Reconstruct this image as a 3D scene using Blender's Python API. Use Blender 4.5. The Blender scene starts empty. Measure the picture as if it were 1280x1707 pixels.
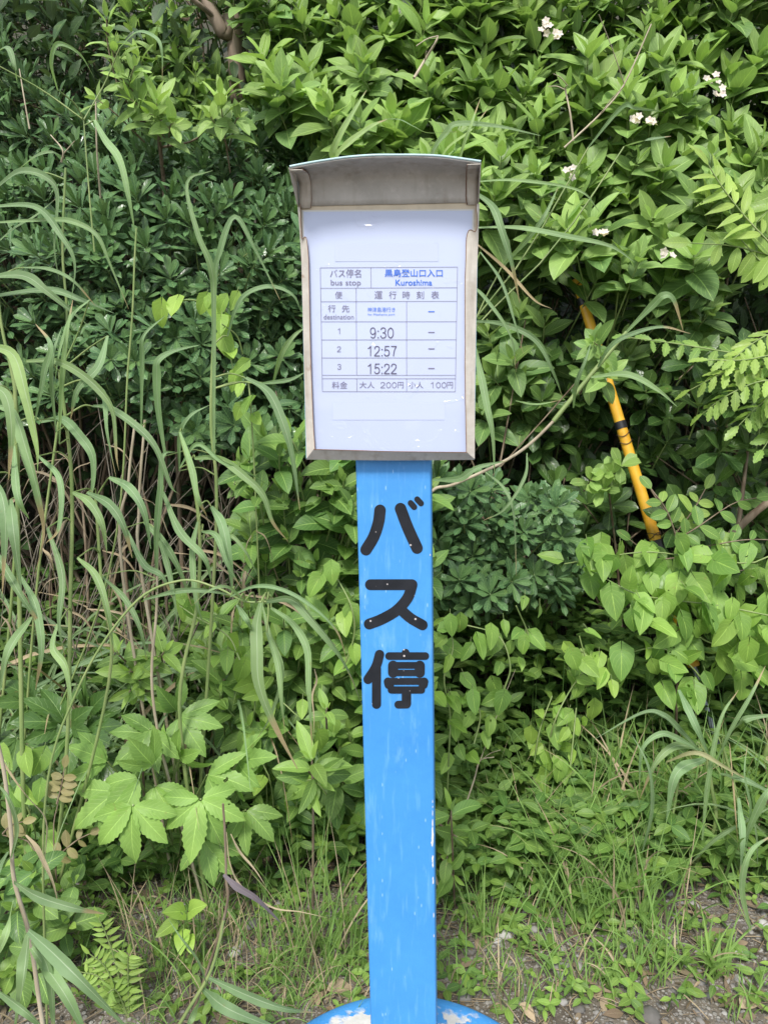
import bpy, math, random
import numpy as np
from mathutils import Vector, noise as mnoise
rng = np.random.default_rng(7); random.seed(7)
S = bpy.context.scene
COL = S.collection
# ---------------------------------------------------------------- camera
CZ = 1.22; PITCH = math.radians(9.0); F = 1233.0
cd = bpy.data.cameras.new('camera'); cam = bpy.data.objects.new('camera', cd); COL.objects.link(cam)
cd.sensor_fit = 'VERTICAL'; cd.sensor_height = 36; cd.sensor_width = 27; cd.lens = 36 * F / 1707
cd.clip_start = 0.02; cd.clip_end = 500
cam.location = (0, 0, CZ); cam.rotation_euler = (math.radians(90) - PITCH, 0, 0)
S.camera = cam
# ---------------------------------------------------------------- sky and sun
SUN_EL, SUN_AZ = 50.0, 192.0          # degrees, azimuth clockwise from +Y
w = bpy.data.worlds.new('World'); S.world = w; w.use_nodes = True
nt = w.node_tree; bg = nt.nodes['Background']
sky = nt.nodes.new('ShaderNodeTexSky'); sky.sky_type = 'NISHITA'; sky.sun_disc = False
sky.sun_elevation = math.radians(SUN_EL); sky.sun_rotation = math.radians(SUN_AZ)
sky.dust_density = 2.0
tc = nt.nodes.new('ShaderNodeTexCoord'); nz = nt.nodes.new('ShaderNodeTexNoise')
nz.inputs['Scale'].default_value = 2.2; nz.inputs['Detail'].default_value = 7; nz.inputs['Roughness'].default_value = .6
mp = nt.nodes.new('ShaderNodeMapping'); mp.inputs['Scale'].default_value = (1, 1, 2.2)
rp = nt.nodes.new('ShaderNodeMapRange'); rp.inputs['From Min'].default_value = .40; rp.inputs['From Max'].default_value = .62
rp.inputs['To Min'].default_value = .25; rp.inputs['To Max'].default_value = .95
mx = nt.nodes.new('ShaderNodeMix'); mx.data_type = 'RGBA'; mx.inputs['B'].default_value = (8.2, 8.5, 9.0, 1)
L_ = nt.links.new
L_(tc.outputs['Generated'], mp.inputs['Vector']); L_(mp.outputs['Vector'], nz.inputs['Vector'])
L_(nz.outputs['Fac'], rp.inputs['Value']); L_(rp.outputs['Result'], mx.inputs['Factor'])
L_(sky.outputs['Color'], mx.inputs['A']); L_(mx.outputs['Result'], bg.inputs['Color'])
bg.inputs['Strength'].default_value = 0.115
sd = bpy.data.lights.new('sun', 'SUN'); sd.energy = 2.6; sd.angle = math.radians(12); sd.color = (1, .96, .9)
so = bpy.data.objects.new('sun', sd); COL.objects.link(so)
_e, _a = math.radians(SUN_EL), math.radians(SUN_AZ)
sdir = Vector((math.sin(_a) * math.cos(_e), math.cos(_a) * math.cos(_e), math.sin(_e)))
so.rotation_euler = sdir.to_track_quat('Z', 'Y').to_euler(); so.location = (0, 0, 6)
S.view_settings.view_transform = 'Standard'; S.view_settings.look = 'None'
S.view_settings.exposure = 0.7; S.view_settings.gamma = 1
S.render.engine = 'CYCLES'
S.cycles.max_bounces = 6; S.cycles.diffuse_bounces = 3; S.cycles.glossy_bounces = 2
S.cycles.transmission_bounces = 3; S.cycles.transparent_max_bounces = 4
# ---------------------------------------------------------------- helpers
def V3(*a): return np.array(a, float)
def unit(a): return a / np.maximum(np.linalg.norm(a, axis=-1, keepdims=True), 1e-9)
def ray(px, py):
    a, b = (px - 640) / F, (853.5 - py) / F
    return V3(a, math.cos(PITCH) + b * math.sin(PITCH), -math.sin(PITCH) + b * math.cos(PITCH))
def at(px, py, Y):
    r = ray(px, py); return V3(0, 0, CZ) + r * (Y / r[1])
def tag(o, label=None, cat=None, group=None, kind=None):
    if label: o['label'] = label
    if cat: o['category'] = cat
    if group: o['group'] = group
    if kind: o['kind'] = kind
    return o
def empty(name, loc, label, cat, group=None):
    o = bpy.data.objects.new(name, None); COL.objects.link(o); o.location = Vector([float(v) for v in loc])
    o.empty_display_size = .05
    return tag(o, label, cat, group)

class Acc:
    """collects numpy patches into one mesh"""
    def __init__(s): s.v = []; s.f = []; s.uv = []; s.t = []; s.n = 0
    def add(s, v, f, uv=None, tint=None):
        v = np.asarray(v, float).reshape(-1, 3); f = np.asarray(f, int).reshape(-1, 4)
        s.v.append(v); s.f.append(f + s.n)
        s.uv.append(np.zeros((len(v), 2)) if uv is None else np.asarray(uv, float).reshape(-1, 2))
        s.t.append(np.tile([1., 0., .5], (len(v), 1)) if tint is None else np.asarray(tint, float).reshape(-1, 3))
        s.n += len(v)
    def build(s, name, mat, parent=None, smooth=True):
        v = np.concatenate(s.v); f = np.concatenate(s.f); uv = np.concatenate(s.uv); t = np.concatenate(s.t)
        o = bpy.data.objects.new(name, bpy.data.meshes.new(name)); COL.objects.link(o)
        if parent is not None:
            o.parent = parent
            p = parent; off = V3(0, 0, 0)
            while p is not None: off = off + np.array(p.location); p = p.parent
            v = v - off
        elif True:
            c = V3(v[:, 0].mean(), v[:, 1].mean(), v[:, 2].min()); v = v - c; o.location = Vector(c.tolist())
        me = o.data; q = f[:, 3] >= 0
        assert q.all()
        me.vertices.add(len(v)); me.vertices.foreach_set('co', v.astype(np.float32).ravel())
        me.loops.add(f.size); me.loops.foreach_set('vertex_index', f.astype(np.int32).ravel())
        me.polygons.add(len(f)); me.polygons.foreach_set('loop_start', np.arange(0, f.size, 4, dtype=np.int32))
        me.update(calc_edges=True)
        ul = me.uv_layers.new(name='UVMap'); ul.data.foreach_set('uv', uv[f.ravel()].astype(np.float32).ravel())
        ca = me.color_attributes.new('tint', 'FLOAT_COLOR', 'POINT')
        ca.data.foreach_set('color', np.c_[t, np.ones(len(t))].astype(np.float32).ravel())
        me.polygons.foreach_set('use_smooth', np.full(len(f), smooth))
        me.materials.append(mat); me.validate(); me.update()
        return o

# --- leaf profiles
def prof(a, b, tip=0.0):
    tt = np.linspace(0, 1, 200); m = (tt**a * (1 - tt)**b).max()
    return lambda t: np.maximum(t**a * (1 - t)**b / m, 0) + (t < .08) * .04
OVATE = prof(.75, 1.15); ELLIP = prof(.8, .8); SPAT = prof(1.5, .45); WEI = prof(.62, .92); LANCE = prof(.7, 1.3); ROUND = prof(.5, .55)
HEART = prof(.28, .95); OBOV = prof(1.2, .6)

def leaves(acc, P, D, N, Ln, W, bend=0.5, fold=0.25, tint=None, pf=OVATE, R=7, C=5, notch=0., serr=0, ripple=0.03):
    P = np.atleast_2d(P); n = len(P)
    D = unit(np.broadcast_to(np.atleast_2d(D), (n, 3))); N = np.broadcast_to(np.atleast_2d(N), (n, 3))
    N = unit(N - (N * D).sum(1, keepdims=True) * D + 1e-6); Sd = np.cross(D, N)
    f1 = lambda a: np.broadcast_to(np.asarray(a, float), (n,))
    Ln, W, bend, fold = f1(Ln), f1(W), f1(bend), f1(fold)
    t = np.linspace(0, 1, R); s = np.linspace(-1, 1, C)
    th = bend[:, None] * t[None]; ds = 1 / (R - 1)
    cx = np.concatenate([np.zeros((n, 1)), np.cumsum(np.cos(th[:, 1:] - bend[:, None] * ds / 2), 1) * ds], 1)
    cz = -np.concatenate([np.zeros((n, 1)), np.cumsum(np.sin(th[:, 1:] - bend[:, None] * ds / 2), 1) * ds], 1)
    cen = P[:, None] + Ln[:, None, None] * (cx[..., None] * D[:, None] + cz[..., None] * N[:, None])
    nr = N[:, None] * np.cos(th)[..., None] + D[:, None] * np.sin(th)[..., None]
    tg = D[:, None] * np.cos(th)[..., None] - N[:, None] * np.sin(th)[..., None]
    hw = W[:, None] / 2 * pf(t)[None]
    if serr: hw = hw * (1 + serr * np.where(np.arange(R) % 2 == 1, 1, -1))[None]
    a = np.abs(s)[None, None]
    ph = rng.uniform(0, 6.28, (n, 1, 1))
    rip = ripple * W[:, None, None] * a**2 * np.sin(t[None, :, None] * 9 + ph + 2 * np.sign(s)[None, None])
    side = hw[:, :, None] * np.cos(fold)[:, None, None] * s[None, None]
    up = hw[:, :, None] * np.sin(fold)[:, None, None] * a**1.2 + rip
    back = -notch * W[:, None, None] * a**1.6 * ((1 - t)**3)[None, :, None]
    p = cen[:, :, None] + side[..., None] * Sd[:, None, None] + up[..., None] * nr[:, :, None] + back[..., None] * tg[:, :, None]
    i = np.arange(R - 1)[:, None] * C + np.arange(C - 1)[None]
    q = np.stack([i, i + 1, i + C + 1, i + C], -1).reshape(-1, 4)
    f = (q[None] + (np.arange(n) * R * C)[:, None, None]).reshape(-1, 4)
    uv = np.broadcast_to(np.stack(np.meshgrid((s + 1) / 2, t), -1)[None], (n, R, C, 2))
    if tint is None: tint = mk_tint(n)
    tt = np.broadcast_to(tint[:, None, None], (n, R, C, 3))
    acc.add(p, f, uv, tt)

def mk_tint(n, young=0., vy=.12, lo=.75, hi=1.2):
    return np.c_[rng.uniform(lo, hi, n), np.clip(rng.normal(young, vy, n), 0, 1), rng.uniform(0, 1, n)]

def catmull(pts, n):
    pts = np.asarray(pts, float)
    if len(pts) == 2: return pts[0] + (pts[1] - pts[0]) * np.linspace(0, 1, n)[:, None]
    P = np.vstack([2 * pts[0] - pts[1], pts, 2 * pts[-1] - pts[-2]]); out = []
    for u in np.linspace(0, len(pts) - 1 - 1e-6, n):
        k = int(u); t = u - k; a, b, c, d = P[k:k + 4]
        out.append(.5 * (2 * b + (c - a) * t + (2 * a - 5 * b + 4 * c - d) * t * t + (3 * b - a - 3 * c + d) * t**3))
    return np.array(out)

def tube(acc, pts, r0, r1=None, k=5, n=None, tint=(1, 0, .5), rough=0.):
    r1 = r0 if r1 is None else r1
    c = catmull(pts, n or max(4, len(pts) * 3)); m = len(c)
    T = unit(np.gradient(c, axis=0)); ref = V3(.31, .9, .2)
    A = unit(np.cross(T, ref)); B = np.cross(T, A)
    r = np.linspace(r0, r1, m)
    if rough: r = r * (1 + rng.uniform(-rough, rough, m))
    an = np.linspace(0, 2 * np.pi, k, endpoint=False)
    p = c[:, None] + r[:, None, None] * (np.cos(an)[None, :, None] * A[:, None] + np.sin(an)[None, :, None] * B[:, None])
    i = np.arange(m - 1)[:, None] * k; j = np.arange(k)[None]
    f = np.stack([i + j, i + (j + 1) % k, i + k + (j + 1) % k, i + k + j], -1)
    uv = np.stack(np.broadcast_arrays(np.arange(k)[None] / k, np.linspace(0, 1, m)[:, None]), -1)
    acc.add(p, f, uv, np.tile(tint, (m * k, 1)))
    # caps
    for base in (0, (m - 1) * k):
        ring = p[0] if base == 0 else p[-1]
        if k >= 4: acc.add(ring, [[0, i_, i_ + 1, i_ + 2] for i_ in range(1, k - 2, 2)], None, np.tile(tint, (k, 1)))

def blade(acc, pts, wd, face=None, tint=(1, 0, .5), n=18, fold=.35, root=.35, twist=0., dry=0.):
    """one grass blade along pts; face = direction the upper side looks; dry = share of the tip gone brown"""
    c = catmull(pts, n); T = unit(np.gradient(c, axis=0))
    face = V3(rng.normal(0, .25), -1, rng.uniform(.1, .8)) if face is None else np.asarray(face, float)
    t = np.linspace(0, 1, n)
    Nn = unit(face[None] - (face[None] * T).sum(1, keepdims=True) * T); Sd = np.cross(T, Nn)
    tw = twist * t
    S2 = Sd * np.cos(tw)[:, None] + Nn * np.sin(tw)[:, None]; N2 = Nn * np.cos(tw)[:, None] - Sd * np.sin(tw)[:, None]
    h = wd / 2 * np.minimum(1, root + (1 - root) * (t / .3)) * np.clip((1 - t) / .55, 0, 1)**.75
    h = np.maximum(h, wd * .03) * (1 + .05 * np.sin(t * 23 + rng.uniform(0, 6)))
    s = np.array([-1, -.45, 0, .45, 1.])
    p = c[:, None] + (h[:, None] * math.cos(fold) * s)[..., None] * S2[:, None] + (h[:, None] * math.sin(fold) * np.abs(s))[..., None] * N2[:, None]
    i = np.arange(n - 1)[:, None] * 5 + np.arange(4)[None]
    f = np.stack([i, i + 1, i + 6, i + 5], -1)
    uv = np.stack(np.broadcast_arrays(((s + 1) / 2)[None], t[:, None]), -1)
    tt = np.zeros((n, 5, 3)); tt[..., 0] = tint[0]; tt[..., 1] = tint[1]; tt[..., 2] = tint[2]
    if dry > 0:
        tt[..., 2] = np.clip((t - (1 - dry)) / .06, 0, 1)[:, None]
    else: tt[..., 2] = tint[2]
    acc.add(p, f, uv, tt)

def arch(root, az, length, a0, a1, m=7):
    """blade path: leaves root at a0 from vertical and curls to a1"""
    t = np.linspace(0, 1, m); a = a0 + (a1 - a0) * t**1.4; ds = length / (m - 1)
    h = np.concatenate([[0], np.cumsum(np.sin(a[1:]))]) * ds; z = np.concatenate([[0], np.cumsum(np.cos(a[1:]))]) * ds
    return root[None] + np.stack([h * math.cos(az), h * math.sin(az), z], 1)

def inpoly(poly, x, y):
    c = False; n = len(poly); j = n - 1
    for i in range(n):
        xi, yi = poly[i]; xj, yj = poly[j]
        if (yi > y) != (yj > y) and x < (xj - xi) * (y - yi) / (yj - yi) + xi: c = not c
        j = i
    return c
def scatter(poly, n, cand=5):
    xs = [p[0] for p in poly]; ys = [p[1] for p in poly]; out = np.zeros((n, 2)); k = 0
    while k < n:
        best = None; bd = -1
        for _ in range(cand):
            while True:
                x = rng.uniform(min(xs), max(xs)); y = rng.uniform(min(ys), max(ys))
                if inpoly(poly, x, y): break
            d = 1e9 if k == 0 else ((out[:k] - (x, y))**2).sum(1).min()
            if d > bd: bd = d; best = (x, y)
        out[k] = best; k += 1
    return out

# ---------------------------------------------------------------- terrain height
def sstep(a, b, x):
    t = min(1, max(0, (x - a) / (b - a))); return t * t * (3 - 2 * t)
def gz(x, y):
    z = 1.25 * sstep(1.85, 3.9, y + .15 * math.sin(x * 1.7)) + 7.5 * sstep(3.7, 15, y)
    z += .012 * mnoise.noise((x * 5, y * 5, 0)) + .05 * mnoise.noise((x * 1.3, y * 1.3, 3)) * min(1, abs(y - .2))
    return z

def on_ground(px, py):
    r = ray(px, py); k = .5
    while k < 4 and CZ + r[2] * k > gz(r[0] * k, r[1] * k): k += .02
    return V3(r[0] * k, r[1] * k, gz(r[0] * k, r[1] * k))

# ---------------------------------------------------------------- materials
def newmat(name):
    m = bpy.data.materials.new(name); m.use_nodes = True
    return m, m.node_tree.nodes, m.node_tree.links, m.node_tree.nodes['Principled BSDF']
def nn(N, t, **kw):
    x = N.new(t)
    for k, v in kw.items(): setattr(x, k, v)
    return x
def math_(N, L, op, a, b=None, c=None):
    m = N.new('ShaderNodeMath'); m.operation = op
    for i, v in enumerate((a, b, c)):
        if v is None: continue
        if isinstance(v, (int, float)): m.inputs[i].default_value = v
        else: L.new(v, m.inputs[i])
    return m.outputs[0]
def mixc(N, L, fac, a, b, mode='MIX'):
    m = N.new('ShaderNodeMix'); m.data_type = 'RGBA'; m.blend_type = mode
    for sck, v in (('Factor', fac), ('A', a), ('B', b)):
        i = m.inputs[sck]
        if isinstance(v, (int, float)): i.default_value = v
        elif isinstance(v, tuple): i.default_value = (*v, 1)
        else: L.new(v, i)
    return m.outputs['Result']
def ramp(N, L, v, lo, hi, a=0., b=1.):
    m = N.new('ShaderNodeMapRange'); L.new(v, m.inputs['Value'])
    for k, x in (('From Min', lo), ('From Max', hi), ('To Min', a), ('To Max', b)): m.inputs[k].default_value = x
    return m.outputs['Result']
def noisef(N, L, scale, detail=4, rough=.55, coord='Object', dist=0.):
    tcx = N.new('ShaderNodeTexCoord'); z = N.new('ShaderNodeTexNoise')
    z.inputs['Scale'].default_value = scale; z.inputs['Detail'].default_value = detail
    z.inputs['Roughness'].default_value = rough; z.inputs['Distortion'].default_value = dist
    L.new(tcx.outputs[coord], z.inputs['Vector']); return z.outputs['Fac']

def leafmat(name, base, young, rough=.42, vein=.35, veins=9, slope=1.2, trans=.28, dry=(.30, .20, .08), midrib=None, grass=False, rib_w=.035, spots=.15, holes=0.):
    m, N, L, P = newmat(name)
    uvn = N.new('ShaderNodeUVMap'); uvn.uv_map = 'UVMap'; sp = N.new('ShaderNodeSeparateXYZ'); L.new(uvn.outputs[0], sp.inputs[0])
    ca = N.new('ShaderNodeVertexColor'); ca.layer_name = 'tint'; sc = N.new('ShaderNodeSeparateColor'); L.new(ca.outputs['Color'], sc.inputs[0])
    s = math_(N, L, 'ABSOLUTE', math_(N, L, 'SUBTRACT', sp.outputs[0], .5)); t = sp.outputs[1]
    rib = ramp(N, L, s, rib_w, 0.0)
    if grass:
        ln = math_(N, L, 'SINE', math_(N, L, 'MULTIPLY', s, 130.)); vn = ramp(N, L, ln, .2, 1.)
    else:
        ph = math_(N, L, 'SUBTRACT', math_(N, L, 'MULTIPLY', t, float(veins)), math_(N, L, 'MULTIPLY', s, slope * 3.))
        fr = math_(N, L, 'FRACT', ph); vn = ramp(N, L, math_(N, L, 'ABSOLUTE', math_(N, L, 'SUBTRACT', fr, .5)), .10, .0)
    col = mixc(N, L, sc.outputs[1], base, young)
    nf = noisef(N, L, 14, 3)
    col = mixc(N, L, 1., col, mixc(N, L, ramp(N, L, nf, .3, .7), (.8, .82, .8), (1.15, 1.12, 1.1)), 'MULTIPLY')
    vm = N.new('ShaderNodeVectorMath'); vm.operation = 'SCALE'; L.new(col, vm.inputs[0]); L.new(sc.outputs[0], vm.inputs['Scale']); col = vm.outputs[0]
    lc = midrib or tuple(min(1, c * 1.5 + .05) for c in young)
    col = mixc(N, L, math_(N, L, 'MULTIPLY', vn, vein * .45 if not grass else .18), col, lc)
    col = mixc(N, L, math_(N, L, 'MULTIPLY', rib, vein * 1.3 if not grass else .75), col, lc)
    if spots:
        sf = noisef(N, L, 60, 2)
        col = mixc(N, L, math_(N, L, 'MULTIPLY', ramp(N, L, sf, .70, .76), spots * 2), col, (.25, .17, .06))
    if not grass:
        col = mixc(N, L, ramp(N, L, noisef(N, L, 21, 4, .6, dist=.6), .62, .74, 0, .22), col, (.26, .34, .08))
    if grass:
        col = mixc(N, L, sc.outputs[2], col, dry)
    geo = N.new('ShaderNodeNewGeometry')
    under = mixc(N, L, .45, col, tuple(c * .7 + .1 for c in base))
    col = mixc(N, L, geo.outputs['Backfacing'], col, under)
    L.new(col, P.inputs['Base Color'])
    rn = ramp(N, L, noisef(N, L, 25, 3), .3, .7, rough - .08, rough + .14)
    L.new(rn, P.inputs['Roughness']); P.inputs['IOR'].default_value = 1.45
    bp = N.new('ShaderNodeBump'); bp.inputs['Strength'].default_value = .35; bp.inputs['Distance'].default_value = .0015
    hgt = math_(N, L, 'ADD', math_(N, L, 'MULTIPLY', vn, -1.), math_(N, L, 'MULTIPLY', rib, -1.5))
    hgt = math_(N, L, 'ADD', hgt, math_(N, L, 'MULTIPLY', noisef(N, L, 90, 2), 1.2))
    L.new(hgt, bp.inputs['Height']); L.new(bp.outputs[0], P.inputs['Normal'])
    if holes:
        hv_ = noisef(N, L, 42, 2, .5, dist=.3); al = math_(N, L, 'LESS_THAN', hv_, holes)
    tr = N.new('ShaderNodeBsdfTranslucent')
    L.new(mixc(N, L, 1., col, (1.5, 1.6, .7), 'MULTIPLY'), tr.inputs['Color'])
    ms = N.new('ShaderNodeMixShader'); ms.inputs[0].default_value = trans
    out = [x for x in N if x.type == 'OUTPUT_MATERIAL'][0]
    L.new(P.outputs[0], ms.inputs[1]); L.new(tr.outputs[0], ms.inputs[2]); L.new(ms.outputs[0], out.inputs[0])
    if holes:      # insect holes
        tp = N.new('ShaderNodeBsdfTransparent'); m2 = N.new('ShaderNodeMixShader'); L.new(al, m2.inputs[0]); L.new(tp.outputs[0], m2.inputs[1]); L.new(ms.outputs[0], m2.inputs[2]); L.new(m2.outputs[0], out.inputs[0])
    return m

def barkmat(name, a, b, rough=.75, scale=40):
    m, N, L, P = newmat(name)
    tcx = N.new('ShaderNodeTexCoord'); mpn = N.new('ShaderNodeMapping'); mpn.inputs['Scale'].default_value = (1, 1, .25)
    z = N.new('ShaderNodeTexNoise'); z.inputs['Scale'].default_value = scale; z.inputs['Detail'].default_value = 5
    L.new(tcx.outputs['Object'], mpn.inputs[0]); L.new(mpn.outputs[0], z.inputs['Vector'])
    L.new(mixc(N, L, ramp(N, L, z.outputs['Fac'], .35, .65), a, b), P.inputs['Base Color'])
    P.inputs['Roughness'].default_value = rough
    bp = N.new('ShaderNodeBump'); bp.inputs['Strength'].default_value = .5; bp.inputs['Distance'].default_value = .004
    L.new(z.outputs['Fac'], bp.inputs['Height']); L.new(bp.outputs[0], P.inputs['Normal'])
    return m

M = {}
M['pitto'] = leafmat('dark_glossy_leaf', (.076, .160, .066), (.19, .32, .095), rough=.27, vein=.5, veins=7, slope=.6, trans=.08, spots=.05)
M['weig'] = leafmat('fresh_leaf', (.140, .265, .082), (.36, .53, .14), rough=.46, vein=.4, veins=7, slope=1.6, trans=.3)
M['broad'] = leafmat('broad_leaf', (.058, .130, .032), (.17, .29, .06), rough=.30, vein=.4, veins=7, slope=1.2, trans=.2)
M['heart'] = leafmat('vine_leaf', (.150, .290, .060), (.37, .54, .10), rough=.45, vein=.4, veins=5, slope=2.2, trans=.35, holes=.715)
M['palm'] = leafmat('lobed_leaf', (.100, .215, .056), (.33, .51, .11), rough=.45, vein=.45, veins=9, slope=1.4, trans=.3, holes=.74)
M['pinn'] = leafmat('leaflet', (.13, .26, .055), (.40, .54, .12), rough=.42, vein=.4, veins=10, slope=1.0, trans=.35, holes=.71)
M['small'] = leafmat('ground_cover_leaf', (.085, .185, .042), (.30, .45, .08), rough=.5, vein=.4, veins=5, slope=1.4, trans=.3)
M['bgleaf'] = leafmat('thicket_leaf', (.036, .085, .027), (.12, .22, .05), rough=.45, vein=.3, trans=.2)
M['reed'] = leafmat('reed_blade', (.19, .31, .145), (.36, .49, .15), rough=.5, vein=.3, trans=.3, grass=True, midrib=(.45, .55, .38), rib_w=.05, dry=(.42, .33, .19), spots=.12)
M['grass'] = leafmat('grass_blade', (.135, .265, .065), (.27, .42, .10), rough=.5, vein=.2, trans=.3, grass=True, midrib=(.3, .42, .2), rib_w=.03, dry=(.42, .35, .20), spots=0)
M['straw'] = leafmat('straw', (.36, .29, .18), (.48, .40, .27), rough=.65, vein=.2, trans=.15, grass=True, midrib=(.5, .42, .3), dry=(.25, .18, .1), spots=.2)
M['stem_g'] = barkmat('green_stem', (.16, .24, .07), (.24, .30, .11), .5)
M['stem_b'] = barkmat('twig_bark', (.11, .075, .045), (.24, .19, .13))
M['stem_t'] = barkmat('dry_stem', (.30, .25, .17), (.46, .40, .29))
M['stem_d'] = barkmat('dead_stem_shaded', (.075, .063, .047), (.27, .24, .185))  # dead stalks, colour darkened to stand in for shade behind the reeds
M['bark'] = barkmat('trunk_bark', (.13, .095, .07), (.29, .23, .17), scale=25)

# ---------------------------------------------------------------- ground and bank
def build_ground():
    def axis(lo, a, b, hi, step):
        mid = np.arange(a, b + 1e-6, step); g1 = a - np.geomspace(step, a - lo, 22)[::-1]; g2 = b + np.geomspace(step, hi - b, 22)
        return np.concatenate([g1, mid, g2])
    xs = axis(-80, -2, 2, 80, .025); ys = axis(-60, .8, 3.2, 90, .025)
    X, Y = np.meshgrid(xs, ys); Z = np.zeros_like(X)
    for i in range(X.shape[0]):
        for j in range(X.shape[1]):
            x, y = X[i, j], Y[i, j]; Z[i, j] = gz(x, y)
            if abs(x) < 2.2 and .7 < y < 3.3: Z[i, j] += .008 * mnoise.noise((x * 28, y * 28, 1))
    a = Acc(); R, C = X.shape; i = np.arange(R - 1)[:, None] * C + np.arange(C - 1)[None]
    a.add(np.stack([X, Y, Z], -1), np.stack([i, i + 1, i + C + 1, i + C], -1))
    m, N, L, P = newmat('gravelly_soil')
    tcx = N.new('ShaderNodeTexCoord')
    vo = N.new('ShaderNodeTexVoronoi'); vo.inputs['Scale'].default_value = 95; L.new(tcx.outputs['Object'], vo.inputs['Vector'])
    vo2 = N.new('ShaderNodeTexVoronoi'); vo2.inputs['Scale'].default_value = 240; L.new(tcx.outputs['Object'], vo2.inputs['Vector'])
    soil = mixc(N, L, ramp(N, L, noisef(N, L, 9, 6), .35, .65), (.085, .070, .053), (.19, .165, .13))
    sv = N.new('ShaderNodeSeparateColor'); L.new(vo.outputs['Color'], sv.inputs[0])
    pebc = mixc(N, L, sv.outputs[0], (.15, .135, .12), (.34, .325, .295))
    peb = math_(N, L, 'MULTIPLY', ramp(N, L, vo.outputs['Distance'], .52, .38), ramp(N, L, sv.outputs[1], .45, .5))
    col = mixc(N, L, peb, soil, pebc)
    s2 = N.new('ShaderNodeSeparateColor'); L.new(vo2.outputs['Color'], s2.inputs[0])
    col = mixc(N, L, math_(N, L, 'MULTIPLY', ramp(N, L, vo2.outputs['Distance'], .5, .35), ramp(N, L, s2.outputs[1], .6, .65)), col, (.27, .255, .23))
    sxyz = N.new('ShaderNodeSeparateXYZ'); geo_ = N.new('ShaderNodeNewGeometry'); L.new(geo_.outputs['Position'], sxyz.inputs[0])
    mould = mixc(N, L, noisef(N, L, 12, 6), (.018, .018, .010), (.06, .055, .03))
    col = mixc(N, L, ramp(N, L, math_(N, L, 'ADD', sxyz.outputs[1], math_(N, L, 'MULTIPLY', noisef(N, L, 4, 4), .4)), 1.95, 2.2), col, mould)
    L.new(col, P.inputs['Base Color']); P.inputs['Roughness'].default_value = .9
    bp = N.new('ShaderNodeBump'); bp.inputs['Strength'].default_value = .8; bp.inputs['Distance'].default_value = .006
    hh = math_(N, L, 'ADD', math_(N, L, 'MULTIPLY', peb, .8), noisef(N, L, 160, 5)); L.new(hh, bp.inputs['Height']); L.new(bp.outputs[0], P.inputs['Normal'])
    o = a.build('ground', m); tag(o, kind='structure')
build_ground()

# ---------------------------------------------------------------- bus stop sign
YAW = math.radians(5.0)
SU = V3(math.cos(YAW), -math.sin(YAW), 0); SN = V3(-math.sin(YAW), -math.cos(YAW), 0)   # along the face / out of the face
P0 = V3(.012, .985, 0)
def pp(px, py, off=0.):
    """point where the sight line meets the plane of the pole's face, off metres in front of it"""
    r = ray(px, py); o = V3(0, 0, CZ); p0 = P0 + SN * off
    k = ((p0 - o) @ SN) / (r @ SN); return o + r * k
def plane_uv(p): return np.array([(p - P0) @ SU, p[2]])
def from_uv(u, z, off): return P0 + SU * u + V3(0, 0, z) + SN * off

def polymesh(name, polys, mat, parent, smooth=False, bevel=0.):
    """polys: list of (verts, faces)"""
    me = bpy.data.meshes.new(name); v = []; f = []
    for pv, pf in polys:
        k = len(v); v += [tuple(map(float, x)) for x in pv]; f += [tuple(i + k for i in q) for q in pf]
    o = bpy.data.objects.new(name, me); COL.objects.link(o)
    off = V3(0, 0, 0); p = parent
    while p is not None: off = off + np.array(p.location); p = p.parent
    o.parent = parent
    me.from_pydata([tuple(np.array(x) - off) for x in v], [], f); me.materials.append(mat)
    if smooth: me.polygons.foreach_set('use_smooth', [True] * len(me.polygons))
    if bevel:
        b = o.modifiers.new('bevel', 'BEVEL'); b.width = bevel; b.segments = 3; b.limit_method = 'ANGLE'
        me.polygons.foreach_set('use_smooth', [True] * len(me.polygons))
        b.harden_normals = True
    return o
BOXF = [(0, 1, 2, 3), (7, 6, 5, 4), (0, 4, 5, 1), (1, 5, 6, 2), (2, 6, 7, 3), (3, 7, 4, 0)]
def slab(quad, back):
    """quad: 4 points (front face), pushed back by vector"""
    q = [np.asarray(x, float) for x in quad]
    return (q + [x + back for x in q], BOXF)

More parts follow.
